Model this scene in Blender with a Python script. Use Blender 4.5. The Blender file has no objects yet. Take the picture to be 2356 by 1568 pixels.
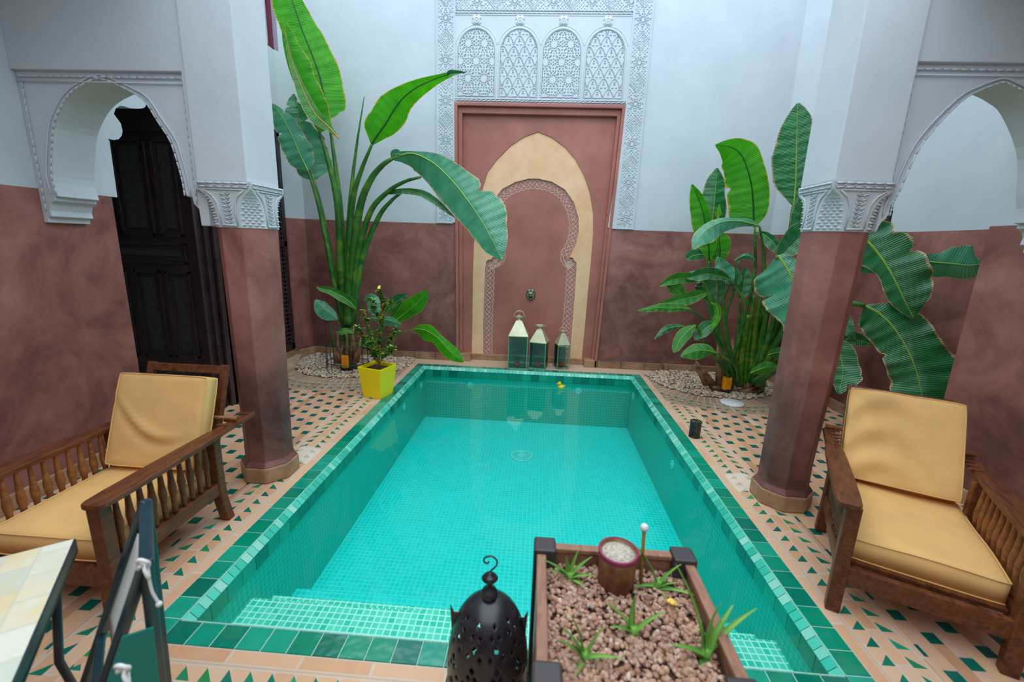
import bpy, math, random
import numpy as np
from mathutils import Vector, Matrix
R = random.Random(7)
C = bpy.context.scene.collection
PI = math.pi
# ------------------------------------------------------------------ camera
H = 1.7; FPX = 997.622
PITCH, ROLL, YAW = 0.22102, 0.03578, 0.05424
def cam_axes():
    cp, sp = math.cos(PITCH), math.sin(PITCH)
    f = Vector((0, cp, -sp)); u = Vector((0, sp, cp)); x = Vector((1, 0, 0))
    M = Matrix.Rotation(YAW, 3, 'Z'); f, u, x = M @ f, M @ u, M @ x
    cr, sr = math.cos(ROLL), math.sin(ROLL)
    return cr*x + sr*u, -sr*x + cr*u, f
CX, CU, CF = cam_axes()
CO = Vector((0, 0, H))
def at(px, py, Y):
    d = CF + CX*((px-1178)/FPX) - CU*((py-784)/FPX)
    return CO + d*(Y/d.y)
def atz(px, py, Z):
    d = CF + CX*((px-1178)/FPX) - CU*((py-784)/FPX)
    return CO + d*((Z-H)/d.z)
def atx(px, py, XX):
    d = CF + CX*((px-1178)/FPX) - CU*((py-784)/FPX)
    return CO + d*(XX/d.x)
cam = bpy.data.cameras.new('camera'); co = bpy.data.objects.new('camera', cam); C.objects.link(co)
m = Matrix((CX, CU, -CF)).transposed().to_4x4(); m.translation = CO
co.matrix_world = m
cam.sensor_width = 36; cam.lens = FPX/2356*36; cam.clip_start = 0.05
cam.dof.use_dof = True; cam.dof.focus_distance = 5.2; cam.dof.aperture_fstop = 2.2
bpy.context.scene.camera = co

# ------------------------------------------------------------------ shader expressions
class X:
    def __init__(s, t, k): s.t = t; s.k = k
    def m(s, op, *a):
        n = s.t.nodes.new('ShaderNodeMath'); n.operation = op
        for i, q in enumerate((s,)+a):
            if isinstance(q, X): s.t.links.new(q.k, n.inputs[i])
            else: n.inputs[i].default_value = float(q)
        return X(s.t, n.outputs[0])
    def c(s, v): 
        n = s.t.nodes.new('ShaderNodeValue'); n.outputs[0].default_value = v; return X(s.t, n.outputs[0])
    def __add__(s, o): return s.m('ADD', o)
    __radd__ = __add__
    def __mul__(s, o): return s.m('MULTIPLY', o)
    __rmul__ = __mul__
    def __sub__(s, o): return s.m('SUBTRACT', o)
    def __rsub__(s, o): return s.c(o).m('SUBTRACT', s)
    def __truediv__(s, o): return s.m('DIVIDE', o)
    def __lt__(s, o): return s.m('LESS_THAN', o)
    def __gt__(s, o): return s.m('GREATER_THAN', o)
    def fract(s): return s.m('FLOORED_MODULO', 1.0)
    def floor(s): return s.m('FLOOR')
    def abs(s): return s.m('ABSOLUTE')
    def sin(s): return s.m('SINE')
    def max(s, o): return s.m('MAXIMUM', o)
    def min(s, o): return s.m('MINIMUM', o)
    def sqrt(s): return s.m('SQRT')
    def between(s, a, b): return (s > a)*(s < b)
def pos(t, kind='world'):
    if kind == 'world':
        g = t.nodes.new('ShaderNodeNewGeometry').outputs['Position']
    elif kind == 'uv':
        g = t.nodes.new('ShaderNodeTexCoord').outputs['UV']
    else:
        g = t.nodes.new('ShaderNodeTexCoord').outputs['Object']
    n = t.nodes.new('ShaderNodeSeparateXYZ'); t.links.new(g, n.inputs[0])
    return [X(t, n.outputs[i]) for i in range(3)], g
def noise(t, vec, scale, detail=3, rough=.55, dist=0):
    n = t.nodes.new('ShaderNodeTexNoise'); t.links.new(vec, n.inputs['Vector'])
    n.inputs['Scale'].default_value = scale; n.inputs['Detail'].default_value = detail
    n.inputs['Roughness'].default_value = rough; n.inputs['Distortion'].default_value = dist
    return X(t, n.outputs[0])
def white(t, a, b):
    c = t.nodes.new('ShaderNodeCombineXYZ')
    t.links.new(a.k, c.inputs[0]); t.links.new(b.k, c.inputs[1])
    n = t.nodes.new('ShaderNodeTexWhiteNoise'); n.noise_dimensions = '2D'; t.links.new(c.outputs[0], n.inputs['Vector'])
    return X(t, n.outputs['Value'])
def ramp(t, fac, stops):
    n = t.nodes.new('ShaderNodeValToRGB'); t.links.new(fac.k, n.inputs[0])
    e = n.color_ramp.elements
    while len(e) < len(stops): e.new(.5)
    for i, (p, c) in enumerate(stops): e[i].position = p; e[i].color = (*c, 1)
    return n.outputs[0]
def mix(t, fac, a, b, mode='MIX'):
    n = t.nodes.new('ShaderNodeMix'); n.data_type = 'RGBA'; n.blend_type = mode
    if isinstance(fac, X): t.links.new(fac.k, n.inputs[0])
    else: n.inputs[0].default_value = fac
    for i, q in ((6, a), (7, b)):
        if isinstance(q, tuple): n.inputs[i].default_value = (*q, 1)
        else: t.links.new(q, n.inputs[i])
    return n.outputs[2]
def bump(t, h, dist=.01, strength=.6):
    n = t.nodes.new('ShaderNodeBump'); n.inputs['Distance'].default_value = dist; n.inputs['Strength'].default_value = strength
    t.links.new(h.k, n.inputs['Height']); return n.outputs[0]
def mat(name, col=(.5, .5, .5), rough=.6, metal=0., fn=None, spec=.5, trans=0., coat=0.):
    M = bpy.data.materials.new(name); M.use_nodes = True; t = M.node_tree
    b = t.nodes['Principled BSDF']
    b.inputs['Base Color'].default_value = (*col, 1); b.inputs['Roughness'].default_value = rough
    b.inputs['Metallic'].default_value = metal; b.inputs['Specular IOR Level'].default_value = spec
    b.inputs['Transmission Weight'].default_value = trans; b.inputs['Coat Weight'].default_value = coat
    if fn: 
        r = fn(t) or {}
        for k, v in r.items():
            if isinstance(v, X): v = v.k
            t.links.new(v, b.inputs[k])
    return M
def s2l(*c): return tuple(((v/255)/12.92 if v/255 <= .04045 else ((v/255+.055)/1.055)**2.4) for v in c)

def f_plaster(t):
    p, v = pos(t)
    n = noise(t, v, 2.2, 4, .6); n2 = noise(t, v, 38, 3, .6)
    return {'Base Color': ramp(t, n, [(.3, (.575, .615, .655)), (.7, (.635, .675, .71))]), 'Normal': bump(t, n2*.4+noise(t, v, 6, 2), .006, .5)}
PLASTER = mat('white_plaster', rough=.75, fn=f_plaster, spec=.25)
def f_tad(t):
    p, v = pos(t)
    n = noise(t, v, 1.5, 7, .68, .6)*1.25-.12; n2 = noise(t, v, 5.5, 5, .65)
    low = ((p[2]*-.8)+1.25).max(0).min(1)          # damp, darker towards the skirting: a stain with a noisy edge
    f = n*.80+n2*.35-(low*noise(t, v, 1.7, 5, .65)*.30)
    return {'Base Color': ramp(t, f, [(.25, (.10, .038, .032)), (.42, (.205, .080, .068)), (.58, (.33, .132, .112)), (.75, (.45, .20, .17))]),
            'Roughness': n2*.3+.32, 'Normal': bump(t, noise(t, v, 14, 3), .004, .4)}
TAD = mat('brown_tadelakt', fn=f_tad, spec=.28)
def f_cream(t):
    p, v = pos(t)
    return {'Base Color': ramp(t, noise(t, v, 3, 4)*.6+noise(t, v, 12, 3)*.4, [(.35, (.86, .485, .265)), (.65, (.95, .60, .38))])}
CREAM = mat('cream_render', rough=.6, fn=f_cream, spec=.3)
LINE = mat('scratched_plaster', (.80, .56, .48), .7, spec=.2)
NICHE = mat('niche_tadelakt', rough=.5, spec=.3, fn=lambda t: (lambda pv: {'Base Color': ramp(t, noise(t, pv[1], 2.2, 5, .6), [(.3, (.36, .125, .098)), (.7, (.50, .185, .145))])})(pos(t)))
def f_skirt(t):
    p, v = pos(t)
    return {'Base Color': ramp(t, noise(t, v, 5, 5, .65), [(.3, (.25, .135, .07)), (.55, (.42, .25, .14)), (.75, (.55, .37, .24))]), 'Normal': bump(t, noise(t, v, 30, 3), .004)}
SKIRT = mat('terracotta_skirting', rough=.45, fn=f_skirt)
STONE = mat('limestone_slab', rough=.6, fn=lambda t: (lambda pv: {'Base Color': ramp(t, noise(t, pv[1], 6, 5, .6), [(.3, (.40, .27, .18)), (.7, (.60, .45, .32))])})(pos(t)))

GRN = [(0, (.000, .13, .085)), (.3, (.0, .20, .13)), (.5, (.0, .27, .15)), (.75, (.004, .30, .20)), (1, (.01, .40, .26))]
def f_floor(t):
    (x, y, z), v = pos(t)
    xm = -.0885-(x+.0885).abs()
    ux = -1.635-xm; uy = (1.42-y).max(y-5.815)
    d = ux.max(uy); useX = uy > ux
    a = useX*x+(1-useX)*y
    nse = noise(t, v, 9, 4, .6)
    # field
    q = (xm+2.029)/.0637; c = q.floor(); qf = q.fract()
    w = (y-3.777+c*.193+.033)/.315; s = w.fract(); r = w.floor()
    sq = s < .207
    gr = ((qf-.5).abs() > .462).max(((s-.0).abs() < .010).max((s-.207).abs() < .010))
    rnd = white(t, c, r)
    dkgreen = ramp(t, rnd, [(0, (.0, .075, .06)), (1, (.0, .14, .10))])
    tile = ramp(t, rnd*.75+nse*.3, [(.1, (.50, .235, .135)), (.35, (.66, .345, .20)), (.55, (.76, .45, .25)), (.75, (.64, .35, .25)), (.95, (.80, .52, .37))])
    col = mix(t, sq, tile, dkgreen)
    col = mix(t, gr*(noise(t, v, 30, 2)*.6+.2), col, (.60, .50, .40))
    # pool border bands
    def tri(col, dd, a, lo, h, per, flip):
        vv = (dd-lo)/h; ss = (a/per).fract(); cell = (a/per).floor()
        inb = dd.between(lo, lo+h)
        g = (ss < .62)*((vv > ss/.62) if not flip else ((1-vv) > ss/.62))*inb
        gc = ramp(t, white(t, cell, cell*.37+lo*50), [(0, (.0, .12, .09)), (.5, (.01, .22, .13)), (.8, (.03, .26, .05)), (1, (.0, .34, .24))])
        return mix(t, g, col, gc)
    def band(col, dd, a, lo, hi, per, cs):
        m_ = dd.between(lo, hi); cell = (a/per).floor()
        tc = ramp(t, white(t, cell, cell*.71+lo*31)*.6+nse*.45, cs)
        g = ((a/per).fract() < .012/per*1.0).max(((dd-lo).abs() < .006).max((dd-hi).abs() < .006))
        tc = mix(t, g*.7, tc, (.64, .57, .49))
        return mix(t, m_, col, tc)
    cs = [(.15, (.64, .33, .18)), (.5, (.74, .43, .26)), (.9, (.73, .48, .33))]
    col = mix(t, d < .31, col, (.60, .42, .30))
    col = band(col, d, a, .075, .285, .089, cs)
    col = band(col, d, a, .145, .215, .178, cs)
    col = band(col, d, a, .285, .31, .33, cs)
    col = tri(col, d, a, .085, .058, .089, False)
    col = tri(col, d, a, .217, .058, .089, True)
    col = band(col, d, a, .0, .066, .30, cs)
    # rings round the planting beds
    dx = xm+2.5; dy = y-5.77; rr = (dx*dx+dy*dy).sqrt(); an = dx.m('ARCTAN2', dy)*1.0
    cr = [(.15, (.30, .19, .13)), (.5, (.40, .26, .17)), (.9, (.48, .32, .22))]
    ring = mix(t, .0, (.42, .28, .19), (.3, .2, .1))
    ring = band(ring, rr, an, .6, .985, .075, cr)
    ring = band(ring, rr, an, .985, 1.24, .16, cr)
    ring = tri(ring, rr, an, 1.0, .05, .085, False)
    ring = tri(ring, rr, an, 1.13, .05, .085, True)
    col = mix(t, (rr < 1.235)*(d > .075), col, ring)
    back = (y > 5.82)
    col = mix(t, back*(ux < .2), col, (.62, .42, .30))
    # pale replacement tiles beside the columns
    pale = xm.between(-1.88, -1.70)*(y+(xm*.3)).between(2.42, 2.66)
    col = mix(t, pale*.6, col, (.78, .72, .62))
    dirt = noise(t, v, 1.6, 5, .65)
    col = mix(t, (dirt-.55).max(0)*1.2, col, (.40, .27, .18))
    hs = t.nodes.new('ShaderNodeHueSaturation'); hs.inputs['Saturation'].default_value = 1.0; hs.inputs['Value'].default_value = 1.0; t.links.new(col, hs.inputs['Color'])
    return {'Base Color': hs.outputs[0], 'Roughness': nse*.35+.28, 'Normal': bump(t, nse, .004, .5)}
FLOOR = mat('zellige_floor', fn=f_floor, spec=.3)
def f_glaze(t):
    p, v = pos(t)
    g = X(t, t.nodes.new('ShaderNodeNewGeometry').outputs['Random Per Island'])
    return {'Base Color': ramp(t, g*.8+noise(t, v, 14, 3)*.35-.05, GRN), 'Normal': bump(t, noise(t, v, 9, 2), .01, .35)}
GLAZE = mat('green_glazed_tile', rough=.13, fn=f_glaze, spec=.6)
GLAZEL = mat('pale_green_edge_tile', rough=.2, spec=.6, fn=lambda t: {'Base Color': ramp(t, X(t, t.nodes.new('ShaderNodeNewGeometry').outputs['Random Per Island']), [(0, (.02, .46, .34)), (.5, (.06, .62, .47)), (1, (.32, .74, .58))])})
GROUT = mat('pool_grout', (.42, .62, .52), .8)
def f_mosaic(t):
    (x, y, z), v = pos(t)
    n = t.nodes.new('ShaderNodeNewGeometry').outputs['Normal']; sp = t.nodes.new('ShaderNodeSeparateXYZ'); t.links.new(n, sp.inputs[0])
    k = .0372; g = None
    for i, q in enumerate((x, y, z)):
        e = (((q/k).fract()-.5).abs() > .435)*(X(t, sp.outputs[i]).abs() < .5)
        g = e if g is None else g.max(e)
    rnd = white(t, (x/k).floor()+(z/k).floor()*7.3, (y/k).floor()+(z/k).floor()*3.1)
    c = ramp(t, rnd*.5+noise(t, v, 2, 2)*.5, [(.2, (.0, .60, .57)), (.8, (.0, .68, .65))])
    return {'Base Color': mix(t, g*.8, c, (.10, .80, .72))}
MOSAIC = mat('turquoise_mosaic', rough=.35, fn=f_mosaic)
def f_mosaic2(t):
    (x, y, z), v = pos(t)
    n = t.nodes.new('ShaderNodeNewGeometry').outputs['Normal']; sp = t.nodes.new('ShaderNodeSeparateXYZ'); t.links.new(n, sp.inputs[0])
    k = .0372; g = None
    for i, q in enumerate((x, y, z)):
        e = (((q/k).fract()-.5).abs() > .44)*(X(t, sp.outputs[i]).abs() < .5)
        g = e if g is None else g.max(e)
    return {'Base Color': mix(t, g*.7, (.0, .42, .33), (.06, .66, .55))}
MOSAICW = mat('teal_wall_mosaic', rough=.35, fn=f_mosaic2)
def f_step(t):
    (x, y, z), v = pos(t); k = .0372
    g = (((x/k).fract()-.5).abs() > .40).max(((y/k).fract()-.5).abs() > .40)
    c = ramp(t, white(t, (x/k).floor(), (y/k).floor()), [(0, (.02, .52, .38)), (1, (.16, .68, .52))])
    return {'Base Color': mix(t, g*.9, c, (.62, .90, .80))}
STEP = mat('pale_step_mosaic', rough=.35, fn=f_step)
def water():
    M = bpy.data.materials.new('pool_water'); M.use_nodes = True; t = M.node_tree; t.nodes.remove(t.nodes['Principled BSDF'])
    o = t.nodes['Material Output']; tr = t.nodes.new('ShaderNodeBsdfTransparent'); tr.inputs[0].default_value = (.80, .985, .965, 1)
    gl = t.nodes.new('ShaderNodeBsdfGlossy'); gl.inputs['Roughness'].default_value = .015; gl.inputs[0].default_value = (1, 1, 1, 1)
    fr = t.nodes.new('ShaderNodeFresnel'); fr.inputs[0].default_value = 1.25
    mx = t.nodes.new('ShaderNodeMixShader'); p, v = pos(t)
    b = bump(t, noise(t, v, 3.5, 2, .5), .012, .25)
    t.links.new(b, gl.inputs['Normal']); t.links.new(b, fr.inputs['Normal'])
    t.links.new(fr.outputs[0], mx.inputs[0]); t.links.new(tr.outputs[0], mx.inputs[1]); t.links.new(gl.outputs[0], mx.inputs[2])
    t.links.new(mx.outputs[0], o.inputs['Surface']); return M
WATER = water()
def glass(name, tint, k=1.5):
    M = bpy.data.materials.new(name); M.use_nodes = True; t = M.node_tree; t.nodes.remove(t.nodes['Principled BSDF'])
    o = t.nodes['Material Output']; tr = t.nodes.new('ShaderNodeBsdfTransparent'); tr.inputs[0].default_value = (*tint, 1)
    gl = t.nodes.new('ShaderNodeBsdfGlossy'); gl.inputs['Roughness'].default_value = .03
    fr = t.nodes.new('ShaderNodeFresnel'); fr.inputs[0].default_value = k; mx = t.nodes.new('ShaderNodeMixShader')
    t.links.new(fr.outputs[0], mx.inputs[0]); t.links.new(tr.outputs[0], mx.inputs[1]); t.links.new(gl.outputs[0], mx.inputs[2])
    t.links.new(mx.outputs[0], o.inputs['Surface']); return M
GLASS = glass('clear_glass', (.93, .97, .95)); TGLASS = glass('pool_reflection_glass', (.52, .84, .88))  # teal tint paints the pool's reflection into the pane
def f_wood(c0, c1):
    def fn(t):
        p, v = pos(t, 'obj')
        mp = t.nodes.new('ShaderNodeMapping'); t.links.new(v, mp.inputs[0]); mp.inputs['Scale'].default_value = (14, 3, 14)
        n = noise(t, mp.outputs[0], 3, 5, .65, .6)
        return {'Base Color': ramp(t, n, [(.3, c0), (.7, c1)]), 'Roughness': n*.3+.25, 'Normal': bump(t, n, .003, .4)}
    return fn
WOOD = mat('dark_teak', fn=f_wood((.060, .018, .007), (.22, .065, .024)), spec=.35)
WOODL = mat('worn_teak', fn=f_wood((.15, .052, .016), (.38, .15, .05)), spec=.35)
WOODP = mat('planter_wood', fn=f_wood((.20, .085, .05), (.42, .20, .13)), spec=.35)
POST = mat('slate_stained_wood', rough=.45, col=(.045, .032, .036))
DOORW = mat('black_carved_wood', rough=.33, spec=.7, fn=lambda t: (lambda pv: {'Base Color': ramp(t, noise(t, pv[1], 14, 4), [(.3, (.014, .009, .012)), (.7, (.048, .026, .030))]), 'Normal': bump(t, noise(t, pv[1], 60, 3, .6), .006, .5)})(pos(t)))
DOORC = mat('carved_door_panel', rough=.33, spec=.7, fn=lambda t: (lambda pv: {'Base Color': ramp(t, noise(t, pv[1], 20, 4), [(.3, (.010, .007, .010)), (.7, (.032, .022, .026))]), 'Normal': bump(t, noise(t, pv[1], 42, 4, .7, 2.0), .02, 1.0)})(pos(t)))
def f_cloth(c):
    def fn(t):
        p, v = pos(t, 'obj')
        w = (p[0]*2600).sin()*(p[1]*2600).sin()*.2
        return {'Base Color': ramp(t, noise(t, v, 5, 4), [(.3, tuple(q*.90 for q in c)), (.7, tuple(min(1, q*1.07) for q in c))]), 'Normal': bump(t, noise(t, v, 160, 2)+w, .002, .4)}
    return fn
CLOTH = mat('sand_canvas', rough=.9, fn=f_cloth((.88, .52, .20)), spec=.15)
YEL = mat('yellow_paint', rough=.42, fn=lambda t: (lambda pv: {'Base Color': ramp(t, noise(t, pv[1], 6, 3), [(.3, (1.0, .74, .0)), (.7, (1.0, .82, .0))])})(pos(t, 'obj')))
AMBER = mat('amber_lamp_plastic', (.95, .38, .005), .4)
BLACK = mat('black_iron', rough=.3, spec=.6, fn=lambda t: (lambda pv: {'Base Color': ramp(t, noise(t, pv[1], 25, 3), [(.3, (.010, .010, .014)), (.7, (.030, .028, .034))])})(pos(t, 'obj')))
BLACKP = mat('black_plastic', (.015, .015, .02), .4)
BRASS = mat('pale_brass', rough=.38, metal=.55, fn=lambda t: (lambda pv: {'Base Color': ramp(t, noise(t, pv[1], 9, 3), [(.3, (.52, .50, .30)), (.7, (.68, .66, .46))])})(pos(t, 'obj')))
GBRASS = mat('greened_brass', rough=.4, metal=.4, col=(.20, .42, .25))
RED = mat('red_wax', (.80, .02, .05), .22, spec=.7)
BRONZE = mat('patinated_bronze', rough=.38, metal=.7, fn=lambda t: (lambda pv: {'Base Color': ramp(t, noise(t, pv[1], 60, 3), [(.3, (.10, .14, .09)), (.7, (.35, .38, .28))])})(pos(t, 'obj')))
WHITE = mat('white_plastic', (.78, .80, .78), .35)
AQUAP = mat('pale_pool_fitting', (.12, .72, .66), .35)
ENAM = mat('white_enamel', rough=.3, fn=lambda t: (lambda pv: {'Base Color': ramp(t, noise(t, pv[1], 30, 4, .6), [(.60, (.80, .83, .85)), (.68, (.45, .20, .10))])})(pos(t, 'obj')))
SOIL = mat('dark_soil', rough=.95, fn=lambda t: (lambda pv: {'Base Color': ramp(t, noise(t, pv[1], 60, 4), [(.3, (.035, .015, .009)), (.7, (.13, .058, .035))]), 'Normal': bump(t, noise(t, pv[1], 90, 3), .01, 1)})(pos(t)))
SAND = mat('grey_sand', rough=.95, fn=lambda t: (lambda pv: {'Base Color': ramp(t, noise(t, pv[1], 120, 4), [(.3, (.35, .28, .22)), (.7, (.72, .62, .52))]), 'Normal': bump(t, noise(t, pv[1], 150, 3), .006, 1)})(pos(t)))
RUST = mat('rusty_tin', rough=.5, metal=.3, fn=lambda t: (lambda pv: {'Base Color': ramp(t, noise(t, pv[1], 25, 4), [(.3, (.11, .035, .014)), (.7, (.30, .13, .055))])})(pos(t)))
BURG = mat('burgundy_paint', (.16, .012, .035), .4)
MAUVE = mat('mauve_reveal', (.45, .40, .50), .7)
ROPE = mat('white_cord', (.78, .78, .76), .85, spec=.2)
TEAL = mat('dark_teal_metal', rough=.3, spec=.6, fn=lambda t: (lambda pv: {'Base Color': ramp(t, noise(t, pv[1], 6, 3), [(.3, (.008, .016, .030)), (.7, (.012, .045, .055))])})(pos(t)))
TEALC = mat('teal_fabric', (.004, .24, .20), .6)
def f_pebble(stops):
    return lambda t: {'Base Color': ramp(t, X(t, t.nodes.new('ShaderNodeNewGeometry').outputs['Random Per Island']), stops)}
PEB = mat('pale_pebbles', rough=.6, fn=f_pebble([(0, (.66, .56, .44)), (.3, (.48, .31, .18)), (.5, (.72, .64, .54)), (.7, (.28, .16, .09)), (.85, (.56, .44, .32)), (1, (.70, .60, .48))]))
CLAY = mat('clay_pebbles', rough=.75, fn=f_pebble([(0, (.36, .17, .10)), (.3, (.50, .27, .18)), (.55, (.58, .36, .26)), (.8, (.26, .13, .085)), (1, (.68, .50, .40))]))
def f_tabletop(t):
    (x, y, z), v = pos(t, 'obj')
    k = .075
    q = (y/k); rr = q.floor(); xx = x/.11+(rr*.5); cell = xx.floor()
    g = ((q.fract()-.5).abs() > .47).max(((xx.fract()-.5).abs() > .475))
    c = ramp(t, white(t, cell, rr)*.8+noise(t, v, 18, 3)*.3, [(.1, (.70, .62, .44)), (.35, (.82, .78, .66)), (.55, (.80, .60, .28)), (.75, (.66, .68, .58)), (.95, (.86, .70, .48))])
    return {'Base Color': mix(t, g*.7, c, (.62, .60, .52)), 'Normal': bump(t, 1-g, .002)}
TTOP = mat('onyx_mosaic', rough=.3, fn=f_tabletop)

def leafmat(name, c0, c1, edge, transl, rough, edgew=.9, sheen=.5):
    M = bpy.data.materials.new(name); M.use_nodes = True; t = M.node_tree; b = t.nodes['Principled BSDF']
    (u, v_, w), uv = pos(t, 'uv'); p, pv = pos(t)
    v = (v_-.5).abs()*2
    vein = ((u*420-v*5).sin()*.5+.5)
    n = noise(t, pv, 7, 3)
    col = ramp(t, vein*.14+n*.86, [(.25, c0), (.75, c1)])
    en = noise(t, pv, 22, 4, .7)*.28
    col = mix(t, (v+en-.14) > edgew, col, edge)
    col = mix(t, ((v+en-.14) > (edgew+.07))*(noise(t, pv, 13, 3) > .48), col, (.16, .06, .02))
    t.links.new(col, b.inputs['Base Color']); b.inputs['Roughness'].default_value = rough; b.inputs['Specular IOR Level'].default_value = sheen
    bn = bump(t, vein+(((u*70-v*2).sin())*1.1), .0030, .7); t.links.new(bn, b.inputs['Normal'])
    tr = t.nodes.new('ShaderNodeBsdfTranslucent'); t.links.new(mix(t, 1.0, col, (1.0, 1.0, .35), 'MULTIPLY'), tr.inputs[0])
    ad = t.nodes.new('ShaderNodeMixShader'); ad.inputs[0].default_value = transl
    t.links.new(b.outputs[0], ad.inputs[1]); t.links.new(tr.outputs[0], ad.inputs[2]); t.links.new(ad.outputs[0], t.nodes['Material Output'].inputs['Surface'])
    return M
LBRIGHT = leafmat('bright_leaf', (.030, .30, .003), (.085, .52, .008), (.62, .45, .02), .45, .42, .955)
LBLUE = leafmat('sky_sheen_leaf', (.030, .24, .115), (.085, .40, .23), (.50, .38, .16), .15, .27, .95, .9)  # pale blue-green base has the sky's sheen painted into the colour
LDARK = leafmat('deep_green_leaf', (.006, .13, .030), (.022, .24, .070), (.46, .32, .14), .15, .30, .93, .8)
LMID = leafmat('mid_green_leaf', (.018, .19, .018), (.05, .32, .035), (.45, .38, .06), .28, .36, .94, .6)
STEM = mat('green_stalk', rough=.45, fn=lambda t: (lambda pv: {'Base Color': ramp(t, noise(t, pv[1], 5, 4, .6, 1), [(.3, (.010, .075, .012)), (.52, (.035, .17, .018)), (.66, (.12, .24, .02)), (.8, (.28, .16, .03))])})(pos(t)))
RIBM = mat('pale_midrib', (.25, .45, .05), .4); RIBD = mat('dark_midrib', (.008, .07, .008), .4)
STEM2 = mat('olive_stalk', rough=.45, fn=lambda t: (lambda pv: {'Base Color': ramp(t, noise(t, pv[1], 7, 4, .6, 1.5), [(.3, (.02, .11, .008)), (.5, (.06, .20, .012)), (.64, (.22, .26, .02)), (.8, (.30, .13, .04))])})(pos(t)))
BARK = mat('dry_brown_sheath', rough=.8, fn=lambda t: (lambda pv: {'Base Color': ramp(t, noise(t, pv[1], 12, 4), [(.3, (.10, .045, .022)), (.7, (.40, .21, .11))])})(pos(t)))
YSTEM = mat('yellow_twig', (.55, .36, .01), .5)
ALOE = mat('aloe_green', rough=.4, fn=lambda t: (lambda pv: {'Base Color': ramp(t, noise(t, pv[1], 9, 3), [(.3, (.09, .30, .035)), (.7, (.26, .50, .09))])})(pos(t)))
SHRUB = mat('variegated_leaf', rough=.4, fn=lambda t: {'Base Color': ramp(t, X(t, t.nodes.new('ShaderNodeNewGeometry').outputs['Random Per Island']), [(0, (.01, .10, .02)), (.55, (.03, .22, .04)), (.72, (.12, .32, .03)), (.85, (.62, .60, .03)), (1, (.75, .70, .10))])})
PETAL = mat('yellow_petal', (.90, .60, .12), .6)

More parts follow.
